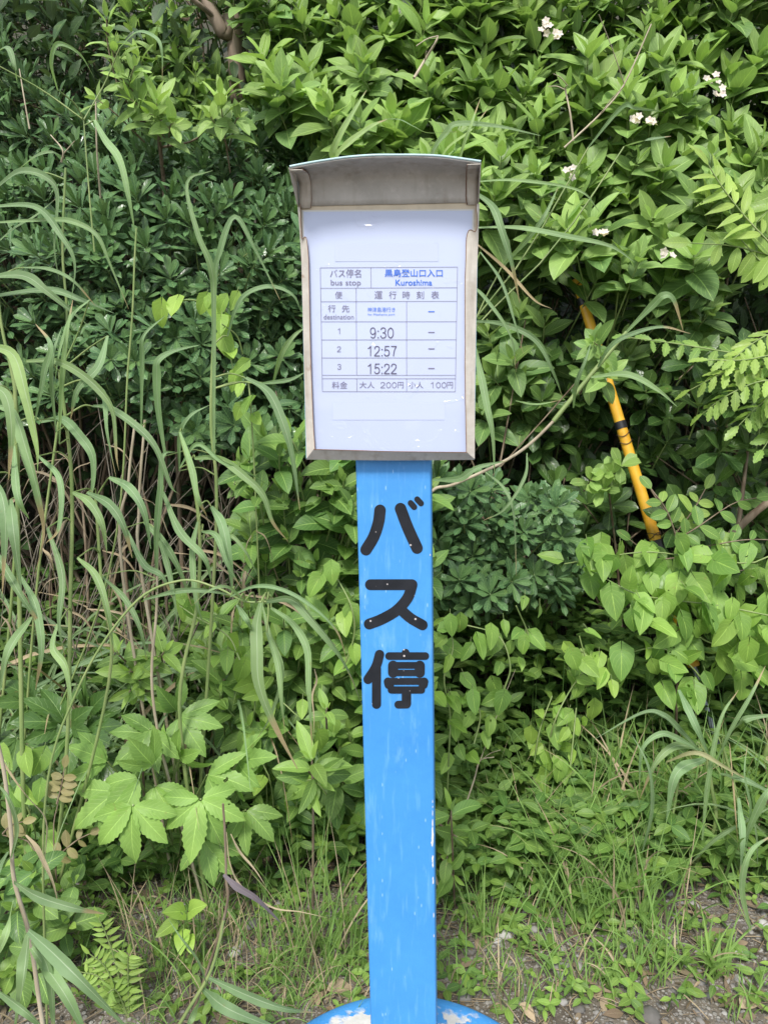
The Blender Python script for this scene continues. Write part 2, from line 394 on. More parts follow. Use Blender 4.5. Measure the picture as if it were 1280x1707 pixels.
def bluepaint(name, peel=False, rib=False):
    m, N, L, P = newmat(name)
    tcx = N.new('ShaderNodeTexCoord'); mpn = N.new('ShaderNodeMapping'); mpn.inputs['Scale'].default_value = (1, 1, .12)
    L.new(tcx.outputs['Object'], mpn.inputs[0])
    z = N.new('ShaderNodeTexNoise'); z.inputs['Scale'].default_value = 150; z.inputs['Detail'].default_value = 4; L.new(mpn.outputs[0], z.inputs['Vector'])
    big = noisef(N, L, 9, 5, .6)
    col = mixc(N, L, ramp(N, L, big, .3, .72), (.042, .235, .585), (.060, .290, .66))
    col = mixc(N, L, ramp(N, L, z.outputs['Fac'], .56, .74, 0, .35), col, (.17, .42, .82))
    mp2 = N.new('ShaderNodeMapping'); mp2.inputs['Scale'].default_value = (1, 1, .3); L.new(tcx.outputs['Object'], mp2.inputs[0])
    z3 = N.new('ShaderNodeTexNoise'); z3.inputs['Scale'].default_value = 22; z3.inputs['Detail'].default_value = 7; z3.inputs['Roughness'].default_value = .7; L.new(mp2.outputs[0], z3.inputs['Vector'])
    col = mixc(N, L, ramp(N, L, z3.outputs['Fac'], .60, .74, 0, .5), col, (.22, .47, .82))
    # small pale flecks of dried drips
    fl = N.new('ShaderNodeTexVoronoi'); fl.inputs['Scale'].default_value = 210; L.new(mp2.outputs[0], fl.inputs['Vector'])
    sf = N.new('ShaderNodeSeparateColor'); L.new(fl.outputs['Color'], sf.inputs[0])
    fleck = math_(N, L, 'MULTIPLY', ramp(N, L, fl.outputs['Distance'], .24, .12), ramp(N, L, sf.outputs[0], .9, .92))
    col = mixc(N, L, math_(N, L, 'MULTIPLY', fleck, .4), col, (.45, .68, .9))
    hgt = math_(N, L, 'ADD', noisef(N, L, 55, 4), math_(N, L, 'MULTIPLY', z.outputs['Fac'], .7))
    if peel:      # whitish concrete where the paint has come off
        pl = noisef(N, L, 13, 9, .62, dist=.25)
        mask = ramp(N, L, pl, .485, .50)
        sp = N.new('ShaderNodeSeparateXYZ'); L.new(tcx.outputs['Object'], sp.inputs[0])
        rr = math_(N, L, 'SQRT', math_(N, L, 'ADD', math_(N, L, 'POWER', sp.outputs[0], 2.), math_(N, L, 'POWER', sp.outputs[1], 2.)))
        mask = math_(N, L, 'MULTIPLY', mask, ramp(N, L, math_(N, L, 'ADD', rr, math_(N, L, 'MULTIPLY', noisef(N, L, 30, 4), .09)), .295, .28))
        conc = mixc(N, L, noisef(N, L, 70, 6), (.42, .41, .39), (.68, .67, .65))
        col = mixc(N, L, mask, col, conc); hgt = math_(N, L, 'SUBTRACT', hgt, math_(N, L, 'MULTIPLY', mask, 2.))
    L.new(col, P.inputs['Base Color']); P.inputs['Roughness'].default_value = .5
    if peel: P.inputs['Roughness'].default_value = .6
    bp = N.new('ShaderNodeBump'); bp.inputs['Strength'].default_value = .45; bp.inputs['Distance'].default_value = .0015
    L.new(hgt, bp.inputs['Height']); L.new(bp.outputs[0], P.inputs['Normal'])
    return m
def simple(name, c, rough=.5, metal=0., var=0., scale=30, bump=0., c2=None):
    m, N, L, P = newmat(name)
    if c2 is None: c2 = tuple(min(1, x * (1 + var)) for x in c)
    L.new(mixc(N, L, ramp(N, L, noisef(N, L, scale, 6, .6), .3, .7), c, c2), P.inputs['Base Color'])
    P.inputs['Roughness'].default_value = rough; P.inputs['Metallic'].default_value = metal
    if bump:
        bp = N.new('ShaderNodeBump'); bp.inputs['Strength'].default_value = .5; bp.inputs['Distance'].default_value = bump
        L.new(noisef(N, L, scale * 2, 5), bp.inputs['Height']); L.new(bp.outputs[0], P.inputs['Normal'])
    return m
def metalmat(name, a, b, rust=.62):
    m, N, L, P = newmat(name)
    col = mixc(N, L, ramp(N, L, noisef(N, L, 28, 7, .65), .3, .7), a, b)
    col = mixc(N, L, ramp(N, L, noisef(N, L, 120, 4), .55, .75, 0, .35), col, (.62, .60, .58))
    col = mixc(N, L, ramp(N, L, noisef(N, L, 24, 5, .6, dist=.4), rust, rust + .08, 0, .75), col, (.24, .115, .05))
    tq = N.new('ShaderNodeTexCoord'); mq = N.new('ShaderNodeMapping'); mq.inputs['Scale'].default_value = (1, 1, .14); zq = N.new('ShaderNodeTexNoise'); zq.inputs['Scale'].default_value = 75; zq.inputs['Detail'].default_value = 5
    L.new(tq.outputs['Object'], mq.inputs[0]); L.new(mq.outputs[0], zq.inputs['Vector'])      # run-off streaks
    col = mixc(N, L, ramp(N, L, zq.outputs['Fac'], .52, .72, 0, .45), col, (.20, .15, .10))
    L.new(col, P.inputs['Base Color']); P.inputs['Roughness'].default_value = .5; P.inputs['Metallic'].default_value = .15
    bp = N.new('ShaderNodeBump'); bp.inputs['Strength'].default_value = .4; bp.inputs['Distance'].default_value = .002
    L.new(noisef(N, L, 40, 5), bp.inputs['Height']); L.new(bp.outputs[0], P.inputs['Normal'])
    return m

def build_sign():
    zb = .064
    base_c = V3(.036, 1.01, 0)
    root = empty('bus_stop_sign', base_c, 'blue painted bus stop post with a framed white timetable board on a round concrete foot', 'bus stop sign')
    blue = bluepaint('blue_paint'); blue2 = bluepaint('peeling_blue_paint', peel=True)
    # concrete foot: a shallow drum with a rounded rim
    a = Acc(); R_ = .283; k = 96
    pr = [(0.002, zb + .004), (.09, zb + .004), (.17, zb + .003), (R_ - .03, zb + .001), (R_ - .014, zb - .002), (R_ - .004, zb - .010), (R_, zb - .022), (R_ + .002, .0), (R_ + .002, -.06)]
    an = np.linspace(0, 2 * np.pi, k, endpoint=False)
    p = np.array([[base_c + V3(r * math.cos(t), r * math.sin(t), z) for t in an] for r, z in pr])
    i = np.arange(len(pr) - 1)[:, None] * k; j = np.arange(k)[None]
    a.add(p, np.stack([i + j, i + (j + 1) % k, i + k + (j + 1) % k, i + k + j], -1)); a.build('base', blue2, root)
    # post
    tl, tr_, bl, br = pp(592.5, 768), pp(718, 768), pp(617, 1690), pp(727, 1690)
    def ext(a_, b_, z): return a_ + (b_ - a_) * ((z - a_[2]) / (b_[2] - a_[2]))
    ztop = 1.44; zbot = zb - .01
    q = [ext(tl, bl, zbot), ext(tr_, br, zbot), ext(tr_, br, ztop), ext(tl, bl, ztop)]
    polymesh('post', [slab(q, -SN * .06)], blue, root, bevel=.0035)
    # bare chips along the post's right edge
    chip = simple('bare_chip', (.50, .50, .48), .8, var=.3, scale=200)
    ch = []
    def blob(cx, cy, wx, wy, off):
        c = pp(cx, cy, off); n_ = 14; v = [c]
        for i_ in range(n_):
            t = 2 * math.pi * i_ / n_; r = rng.uniform(.55, 1.15)
            v.append(pp(cx + wx * r * math.cos(t), cy + wy * r * math.sin(t), off))
        ch.append((v, [(0, 1 + (i_ + 1) % n_, 1 + i_) for i_ in range(n_)]))
    xe = lambda y: 718 + (y - 768) * 9 / 922 - 2.6
    for y, wy, wx in ((1372, 10, 1.0), (1392, 16, 2.0), (1405, 8, 2.6), (1432, 7, 2.0), (1442, 6, 1.4), (1468, 8, 1.2), (1356, 6, .7)):
        blob(xe(y) - wx * .5, y, wx, wy, .0004 + rng.uniform(0, .0003))
    for y, wy in ((1336, 3), (1345, 2), (925, 2), (1525, 5), (1560, 3)): blob(xe(y), y, .8, wy, .0005)
    for c_ in ch: polymesh('paint_chip', [c_], chip, root)
    # edge chips on the right side face
    sidech = []
    ed = lambda z: ext(tr_, br, z)
    for y, hh in ((1490, .012), (1502, .014), (1516, .016), (1530, .009), (1545, .008), (1578, .006), (1600, .01)):
        z = pp(722, y)[2]; e = ed(z) + SU * .0006
        v = [e + V3(0, 0, -hh) - SN * .004, e + V3(0, 0, -hh * .5) - SN * (.009 + rng.uniform(0, .006)), e + V3(0, 0, hh * .6) - SN * (.010 + rng.uniform(0, .004)), e + V3(0, 0, hh) - SN * .004]
        sidech.append((v, [(0, 1, 2, 3)]))
    for c_ in sidech: polymesh('paint_chip', [c_], chip, root)
    # three painted characters, as round-ended strokes
    m, N, L, P = newmat('black_lettering')
    fl = N.new('ShaderNodeTexVoronoi'); fl.inputs['Scale'].default_value = 130; tcx = N.new('ShaderNodeTexCoord'); L.new(tcx.outputs['Object'], fl.inputs['Vector'])
    sf = N.new('ShaderNodeSeparateColor'); L.new(fl.outputs['Color'], sf.inputs[0])
    fk = math_(N, L, 'MULTIPLY', ramp(N, L, fl.outputs['Distance'], .22, .16), ramp(N, L, sf.outputs[0], .86, .87))
    col = mixc(N, L, ramp(N, L, noisef(N, L, 45, 5), .3, .7), (.008, .010, .014), (.017, .019, .025))
    L.new(mixc(N, L, fk, col, (.45, .42, .42)), P.inputs['Base Color']); P.inputs['Roughness'].default_value = .7; P.inputs['Specular IOR Level'].default_value = .25
    k3 = 3.555; cv = lambda x, y: (560 + x / k3, 760 + y / k3)
    st = {
     'ba': [([(261, 322), (252, 392), (224, 478), (178, 556)], 68), ([(382, 312), (425, 425), (480, 546)], 68), ([(442, 279), (463, 303)], 35), ([(481, 257), (503, 281)], 35)],
     'su': [([(204, 763), (330, 763), (450, 763)], 64), ([(450, 765), (425, 840), (360, 915), (270, 968), (197, 996)], 64), ([(378, 905), (440, 960), (512, 1002)], 62)],
     'tei': [([(258, 1177), (236, 1250), (190, 1324)], 56), ([(240, 1262), (240, 1472)], 54), ([(412, 1166), (412, 1180)], 46), ([(314, 1186), (529, 1186)], 45),
             ([(334, 1241), (500, 1241)], 40), ([(334, 1286), (500, 1286)], 38), ([(338, 1243), (338, 1284)], 60), ([(496, 1243), (496, 1284)], 60),
             ([(306, 1336), (524, 1336)], 41), ([(308, 1338), (312, 1356)], 50), ([(522, 1338), (518, 1356)], 50), ([(325, 1350), (325, 1384)], 36), ([(508, 1350), (508, 1384)], 36),
             ([(328, 1387), (506, 1387)], 43), ([(417, 1395), (417, 1466)], 56), ([(420, 1473), (369, 1474)], 46)]}
    dz = 0
    for key in ('ba', 'su', 'tei'):
        polys = []
        for pts, wd in st[key]:
            c = catmull(pts, 2 if len(pts) == 2 else 16); T = unit(np.gradient(c, axis=0)); Nn = np.stack([-T[:, 1], T[:, 0]], 1); r = wd / 2
            ring = list(c + Nn * r)
            a0 = math.atan2(Nn[-1][1], Nn[-1][0]); ring += [c[-1] + r * np.array([math.cos(a0 - t), math.sin(a0 - t)]) for t in np.linspace(0, math.pi, 12)[1:-1]]
            ring += list((c - Nn * r)[::-1])
            a0 = math.atan2(-Nn[0][1], -Nn[0][0]); ring += [c[0] + r * np.array([math.cos(a0 - t), math.sin(a0 - t)]) for t in np.linspace(0, math.pi, 12)[1:-1]]
            dz += 1; off = .0005 + .00002 * dz
            nL = len(c); polys_v = [pp(*cv(*q_), off) for q_ in ring]
            fc = [(i_, i_ + 1, 2 * nL + 10 - 2 - i_, 2 * nL + 10 - 1 - i_) for i_ in range(nL - 1)]
            cap1 = tuple(range(nL - 1, nL + 11)); cap2 = tuple([2 * nL + 9] + list(range(2 * nL + 10, len(ring))) + [0])
            polys.append((polys_v, [tuple(reversed(x)) for x in fc + [cap1, cap2]]))
        o = polymesh('lettering', polys, m, root)
    # ---- timetable board
    galv = metalmat('galvanised_metal', (.37, .355, .33), (.49, .47, .44), rust=.645)
    galv2 = metalmat('weathered_metal_edge', (.42, .385, .335), (.57, .53, .47), rust=.63)
    bo = .016                                          # board front plane in front of the post
    beige = simple('beige_backing', (.54, .47, .36), .7, var=.2, scale=60)
    corners = [pp(510, 765, bo), pp(790.5, 766, bo), pp(798, 300, bo), pp(499, 301, bo)]
    board = polymesh('board', [slab(corners, -SN * .012)], simple('blue_green_paint', (.16, .36, .46), .5, var=.4, scale=20), root, bevel=.001)
    f = bo + .0006
    polymesh('backing_panel', [([pp(511, 764, f), pp(789.5, 764.5, f), pp(797, 336, f), pp(500, 338, f)], [(0, 1, 2, 3)])], beige, board)
    # paper
    pm, N, L, P = newmat('laminated_paper')
    P.inputs['Base Color'].default_value = (.415, .475, .655, 1); P.inputs['Roughness'].default_value = .55
    P.inputs['Coat Weight'].default_value = 1.; P.inputs['Coat Roughness'].default_value = .045; P.inputs['Coat IOR'].default_value = 1.55
    b1 = N.new('ShaderNodeBump'); b1.inputs['Strength'].default_value = .5; b1.inputs['Distance'].default_value = .006
    L.new(math_(N, L, 'ADD', noisef(N, L, 9, 2), math_(N, L, 'MULTIPLY', ramp(N, L, noisef(N, L, 22, 3, dist=1.6), .59, .65), .32)), b1.inputs['Height']); L.new(b1.outputs[0], P.inputs['Coat Normal'])
    def grid(cs, off, nu=24, nv=34, amp=.0004):
        a_ = Acc(); pts = np.zeros((nv, nu, 3)); (x0, y0), (x1, y1), (x2, y2), (x3, y3) = cs
        for j_ in range(nv):
            for i_ in range(nu):
                u, v = i_ / (nu - 1), j_ / (nv - 1)
                x = (1 - v) * ((1 - u) * x0 + u * x1) + v * ((1 - u) * x3 + u * x2); y = (1 - v) * ((1 - u) * y0 + u * y1) + v * ((1 - u) * y3 + u * y2)
                b_ = amp * (.5 + .5 * mnoise.noise((u * 2.2, v * 3, 4))) * (16 * u * (1 - u) * v * (1 - v))**.5
                pts[j_, i_] = pp(x, y, off + b_)
        i2 = np.arange(nv - 1)[:, None] * nu + np.arange(nu - 1)[None]
        a_.add(pts, np.stack([i2, i2 + 1, i2 + nu + 1, i2 + nu], -1)); return a_
    paper_cs = [(513, 754), (783, 754), (787, 351), (506, 353)]
    plastic = simple('clear_film_edge', (.60, .60, .57), .25)
    polymesh('film_edge', [([pp(511, 756, f + .0006), pp(787, 756, f + .0006), pp(790, 348.5, f + .0006), pp(503, 350.5, f + .0006)], [(0, 1, 2, 3)])], plastic, board)
    paper = grid(paper_cs, f + .0012).build('timetable', pm, root)
    # two faint corrected patches
    pt = simple('paper_patch', (.435, .49, .665), .35)
    fz = f + .00172
    for x0, y0, x1, y1 in ((559, 406, 730, 436), (555, 671, 741, 700)):
        polymesh('paper_patch', [([pp(x0, y1, fz), pp(x1, y1, fz), pp(x1, y0, fz), pp(x0, y0, fz)], [(0, 1, 2, 3)])], pt, paper)
    ft = f + .0020
    ink = simple('grey_ink', (.155, .145, .24), .6); inkd = simple('dark_ink', (.075, .065, .13), .6); inkb = simple('blue_ink', (.035, .14, .60), .6)
    z2 = 4.923; g = lambda x, y: (520 + x / z2, 430 + y / z2)
    lines = []
    def ln(x0, y0, x1, y1, wd=3.4):
        d = np.array([x1 - x0, y1 - y0], float); d /= np.linalg.norm(d); n_ = np.array([-d[1], d[0]]) * wd / 2
        o_ = ft + .000006 * len(lines)
        c = [(x0 + n_[0], y0 + n_[1]), (x0 - n_[0], y0 - n_[1]), (x1 - n_[0], y1 - n_[1]), (x1 + n_[0], y1 + n_[1])]
        lines.append(([pp(*g(*q_), o_) for q_ in c], [(0, 1, 2, 3)]))
    lx = lambda y: 68 + (y - 80) * 18 / 1016; rx = lambda y: 1193 - (y - 74) * 18 / 1020
    for yl, yr in ((80, 74), (248, 243), (358, 355), (523, 522), (672, 670), (820, 820), (962, 962), (990, 990), (1096, 1097)): ln(lx(yl), yl, rx(yr), yr)
    ln(68, 80, 86, 1096); ln(1193, 74, 1175, 1097); ln(483, 78, 485, 246); ln(362, 247, 367, 962); ln(368, 990, 369, 1096); ln(776, 357, 776, 962); ln(776, 990, 776, 1096)
    polymesh('table_lines', lines, ink, paper)
    def text(s, box, mat, bold=0.):
        cu = bpy.data.curves.new('text', 'FONT'); cu.body = s; cu.offset = bold; cu.resolution_u = 4
        o = bpy.data.objects.new('text', cu); COL.objects.link(o); dg = bpy.context.evaluated_depsgraph_get(); dg.update()
        me = bpy.data.meshes.new_from_object(o.evaluated_get(dg)); bpy.data.objects.remove(o)
        v = np.array([x.co[:] for x in me.vertices]); fcs = [tuple(p_.vertices) for p_ in me.polygons]
        lo, hi = v.min(0), v.max(0); x0, y0, x1, y1 = box
        fx = (v[:, 0] - lo[0]) / max(hi[0] - lo[0], 1e-6); fy = (v[:, 1] - lo[1]) / max(hi[1] - lo[1], 1e-6)
        return ([pp(*g(x0 + a_ * (x1 - x0), y1 - b_ * (y1 - y0)), ft + .00012) for a_, b_ in zip(fx, fy)], fcs)
    G = []; B = []; K = []
    for s_, b_ in (('バス停名', (148, 92, 402, 160)), ('bus stop', (155, 178, 400, 238)), ('便', (190, 275, 248, 333)), ('運', (513, 272, 577, 335)), ('行', (632, 272, 692, 335)),
                   ('時', (743, 272, 803, 335)), ('刻', (858, 272, 918, 335)), ('表', (977, 272, 1042, 335)), ('行', (132, 385, 194, 445)), ('先', (245, 385, 307, 445)), ('destination', (97, 463, 343, 503)),
                   ('料金', (165, 1013, 290, 1073)),
                   ('大人', (390, 1015, 512, 1068)), ('円', (703, 1017, 750, 1068)), ('小人', (795, 1015, 912, 1068)), ('円', (1107, 1017, 1155, 1068))):
        G.append(text(s_, b_, ink))
    DG = {'0': [[(.5, 0), (.12, .18), (.02, .5), (.12, .82), (.5, 1), (.88, .82), (.98, .5), (.88, .18), (.5, 0)]], '1': [[(.12, .22), (.38, .14), (.58, 0)], [(.58, 0), (.58, 1)]],
          '2': [[(.05, .26), (.16, .07), (.5, 0), (.86, .1), (.92, .32), (.66, .58), (.2, .84), (.02, .99)], [(.02, 1), (.97, 1)]],
          '3': [[(.06, .16), (.26, .02), (.6, 0), (.88, .13), (.86, .36), (.66, .46), (.42, .48)], [(.42, .48), (.74, .53), (.95, .72), (.84, .92), (.5, 1), (.2, .97), (.03, .8)]],
          '5': [[(.9, 0), (.2, 0)], [(.2, 0), (.12, .46)], [(.12, .46), (.4, .36), (.76, .42), (.95, .66), (.84, .9), (.48, 1), (.18, .96), (.03, .82)]],
          '7': [[(.03, 0), (.97, 0)], [(.97, 0), (.62, .42), (.42, 1)]],
          '9': [[(.92, .36), (.78, .08), (.48, 0), (.14, .1), (.04, .34), (.16, .56), (.46, .64), (.8, .54), (.93, .34)], [(.93, .3), (.94, .62), (.78, .92), (.46, 1), (.14, .9)]]}
    def digits(s_, box, wd):
        x0, y0, x1, y1 = box; wc = {':': .42}; tot = sum(wc.get(c, 1.) for c in s_); out = []; x = x0; un = (x1 - x0 + .25 * (x1 - x0) / tot) / tot
        for c in s_:
            ww = un * wc.get(c, 1.)
            stk = [[(.3, .32), (.3, .34)], [(.3, .97), (.3, .99)]] if c == ':' else DG[c]
            for q_ in stk:
                w2 = wd * (1.35 if c == ':' else 1)
                pts = np.array([(x + a_ * ww * .76, y0 + b_ * (y1 - y0)) for a_, b_ in q_]); cc = catmull(pts, 2 if len(pts) == 2 else 24)
                T = unit(np.gradient(cc, axis=0)); cc[0] -= T[0] * w2 * .4; cc[-1] += T[-1] * w2 * .4; Nn = np.stack([-T[:, 1], T[:, 0]], 1) * w2 / 2; n_ = len(cc); oo = ft + .00012 + .00001 * len(out)
                v = [pp(*g(*p_), oo) for p_ in (cc + Nn)] + [pp(*g(*p_), oo) for p_ in (cc - Nn)]
                out.append((v, [(i_ + 1, i_, n_ + i_, n_ + i_ + 1) for i_ in range(n_ - 1)]))
            x += ww
        return out
    for s_, b_ in (('1', (212, 578, 240, 621)), ('2', (208, 727, 238, 769)), ('3', (211, 872, 240, 914)), ('200', (563, 1020, 693, 1065)), ('100', (972, 1020, 1100, 1065))): G.append(digits(s_, b_, 4.6))
    for s_, b_ in (('9:30', (478, 573, 668, 656)), ('12:57', (456, 725, 693, 803)), ('15:22', (456, 870, 693, 948))): K.append(digits(s_, b_, 7.2))
    for s_, b_ in (('黒島登山口入口', (597, 92, 1072, 155)), ('Kuroshima', (685, 177, 985, 226)), ('神津島港行き', (456, 405, 682, 443)), ('for Maehama port', (458, 455, 680, 476))):
        B.append(text(s_, b_, inkb, .012 if b_[3] < 300 else 0.))
    for yy, lst in ((610, G), (745, G), (906, G), (440, B)):
        c = [(953, yy - 3.5), (953, yy + 3.5), (1005, yy + 3.5), (1005, yy - 3.5)]; lst.append(([pp(*g(*q_), ft + .00012) for q_ in c], [(0, 1, 2, 3)]))
    for lst, mt in ((G, ink), (K, inkd), (B, inkb)):
        for l_ in lst: polymesh('lettering', l_ if isinstance(l_, list) else [l_], mt, paper)
    # flanges of folded sheet
    rust = simple('rusty_edge', (.17, .085, .05), .8, var=.6, scale=80)
    def strip(outer, inner, off0, off1, mat, name, n=40, edge=True):
        o_ = catmull(outer, n); i_ = catmull(inner, n); wv = np.array([mnoise.noise((k_ * .35, len(outer), outer[0][0] * .01)) for k_ in range(n)])
        vo_ = [pp(*q_, off0) for q_ in o_]; vi = [pp(q_[0] + wv[k_] * 1.3, q_[1], off1) for k_, q_ in enumerate(i_)]
        vb = [v - SN * .0016 for v in vi]
        fc = [(k_, k_ + 1, n + k_ + 1, n + k_) for k_ in range(n - 1)]; fc2 = [(n + k_, n + k_ + 1, 2 * n + k_ + 1, 2 * n + k_) for k_ in range(n - 1)]
        ob = polymesh(name, [(vo_ + vi + vb, fc + fc2)], mat, board)
        if edge:
            a_ = Acc(); tube(a_, np.array([v + SN * .0001 for v in vi]), .00045, k=4, n=n); a_.build('rusty_edge', rust, board)
        return ob
    strip([(496, 340), (500, 395), (503, 450), (507, 600), (511, 764)], [(500.5, 340), (503, 395), (513, 412), (518, 600), (524.5, 752)], bo + .002, bo + .0075, galv2, 'side_flange')
    strip([(799, 340), (797, 400), (795, 450), (792, 600), (791, 765)], [(794, 340), (793.5, 384), (777, 402), (775, 600), (777, 754)], bo + .002, bo + .0075, galv2, 'side_flange')
    strip([(510, 766), (650, 767.5), (791, 766.5)], [(523, 749), (600, 751), (650, 752.5), (778, 754)], bo + .0005, bo + .011, galv, 'bottom_flange', edge=True)
    # hood: back wall, curved top reaching forward, cheeks with folded tabs
    nx = 30; prf = []
    bk, fr_ = 0.001, .056
    zlow = pp(650, 341, bo)[2]; zhigh = zlow + .036
    for k_ in range(13):
        t = k_ / 12
        if t < .4: prf.append((bk + .0005 * k_, zlow + (zhigh - zlow) * (t / .4) * .8))
        else:
            s_ = (t - .4) / .6; prf.append((bk + .002 + (fr_ - .002) * s_, zlow + (zhigh - zlow) * (.8 + .2 * math.sin(min(1, s_ * 2.4) * math.pi / 2)) - .006 * s_**1.5))
    ul, ur = plane_uv(pp(500, 343, bo))[0], plane_uv(pp(797, 343, bo))[0]
    hv = np.zeros((13, nx, 3))
    for k_, (fo, z) in enumerate(prf):
        for i_ in range(nx):
            u = ul + (ur - ul) * i_ / (nx - 1); x_ = 2 * i_ / (nx - 1) - 1; am = k_ / 12
            hv[k_, i_] = from_uv(u, z + .010 * (1 - x_ * x_) * am + .0008 * mnoise.noise((x_ * 3, k_ * .3, 1)), bo + fo)
    def sheet(vv, th, nm, mat, par):
        a_, b_ = vv.shape[:2]; i2 = np.arange(a_ - 1)[:, None] * b_ + np.arange(b_ - 1)[None]; q_ = np.stack([i2, i2 + 1, i2 + b_ + 1, i2 + b_], -1)
        acc = Acc(); acc.add(vv, q_); o_ = acc.build(nm, mat, par)
        sm = o_.modifiers.new('thickness', 'SOLIDIFY'); sm.thickness = th; sm.offset = 1; return o_
    hood = sheet(hv, .0016, 'hood', galv, board)
    lipm = simple('pale_teal_paint', (.34, .48, .50), .5, var=.4, scale=50)
    a = Acc(); tube(a, hv[-1] + V3(0, 0, .0012), .0013, k=6, n=60); a.build('hood_lip', lipm, board)
    for sd_ in (0, 1):
        col_ = hv[:, 0 if sd_ == 0 else -1]; sg = -1 if sd_ == 0 else 1
        base_ = np.array([from_uv(plane_uv(c)[0] + sg * .0008, zlow - .0015, bo + .001) for c in col_])
        low = np.array([col_[k_] + (base_[k_] - col_[k_]) * 0 for k_ in range(13)])
        # cheek runs straight from the front lip back to the foot of the hood
        fr0 = col_[-1]; ft0 = from_uv(plane_uv(col_[0])[0], zlow - .002, bo + .006)
        low = np.array([ft0 + (fr0 - ft0) * (k_ / 12)**.85 for k_ in range(13)])
        vv = np.stack([col_ + SU * sg * .0006, low + SU * sg * .0006], 1)
        sheet(vv, .0012, 'hood_cheek', galv2, board)
        # tab folded onto the inside of the hood
        tw = .0155
        tb = np.array([[hv[k_, 0 if sd_ == 0 else -1] - SU * sg * tw * j_ / 3 * (1 - .1 * (k_ == 0)) + (SN * .0022 if k_ < 7 else V3(0, 0, 0)) - V3(0, 0, .0022) * (k_ >= 4) for j_ in range(4)] for k_ in range(13)])
        tb[0] -= V3(0, 0, .003)
        sheet(tb, .0010, 'hood_tab', galv2, board)
        a = Acc(); tube(a, tb[:, -1] + SN * .0004, .0005, k=4, n=20); a.build('tab_edge', rust, board)
build_sign()

# ================================================================ vegetation
UP = V3(0, 0, 1); OUT = V3(0, -1, 0)
def rdir(n, base, spread):
    return unit(np.asarray(base) + rng.normal(0, spread, (n, 3)))

class Plant:
    """a thing with leaves / stems collected into part meshes"""
    def __init__(s, name, label, cat, group=None, root=None):
        s.name, s.label, s.cat, s.group, s.root = name, label, cat, group, root; s.parts = {}
    def a(s, part, mat):
        k = (part, mat)
        if k not in s.parts: s.parts[k] = Acc()
        return s.parts[k]
    def done(s):
        allv = np.concatenate([v for a in s.parts.values() for v in a.v])
        if s.root is None: s.root = V3(allv[:, 0].mean(), allv[:, 1].mean(), 0); s.root[2] = gz(s.root[0], s.root[1])
        e = empty(s.name, s.root, s.label, s.cat, s.group)
        for key, a in s.parts.items():
            if a.n: a.build(key[0], M[key[1]], e)
        return e

def stem_to(acc, tip, root, r0=.004, r1=.0018, sag=.0, tint=(1, 0, .5)):
    mid = tip * .5 + root * .5 + V3(rng.normal(0, .02), .04, -sag + rng.normal(0, .02))
    tube(acc, [root, mid, tip], r0, r1, k=4, n=8, tint=tint)

def whorl(p, axis, la, sa, n=12, L=.062, W=.019, pf=SPAT, young=0., spread=(.45, 1.35), bend=.25, stem=.09, lo=.75, hi=1.2):
    """leaves crowded round a shoot tip"""
    axis = unit(axis); ref = unit(np.cross(axis, V3(.3, .2, .9))); ref2 = np.cross(axis, ref)
    k = np.arange(n); ph = k * 2.4 + rng.uniform(0, 6.28); el = spread[0] + (spread[1] - spread[0]) * (k / max(n - 1, 1)) + rng.normal(0, .08, n)
    R_ = np.cos(ph)[:, None] * ref + np.sin(ph)[:, None] * ref2
    D = np.cos(el)[:, None] * axis + np.sin(el)[:, None] * R_
    N = np.sin(el)[:, None] * axis - np.cos(el)[:, None] * R_ + .25 * UP + .1 * OUT
    base = p[None] - axis[None] * (k[:, None] / n) * .018
    ll = L * rng.uniform(.8, 1.12, n) * (.72 + .28 * np.minimum(1, el / .9))
    t = mk_tint(n, young, .08, lo, hi); t[:, 1] = np.clip(t[:, 1] + .25 * (k < n * .3), 0, 1)
    leaves(la, base, D, N, ll, W * rng.uniform(.85, 1.15, n), bend=rng.normal(bend, .12, n), fold=rng.uniform(.1, .35, n), tint=t, pf=pf, R=7, C=5)
    if sa is not None:
        tube(sa, [p - axis * stem + V3(0, stem * .3, -stem * .25), p - axis * stem * .5, p + axis * .002], .0028, .0016, k=4, n=5)

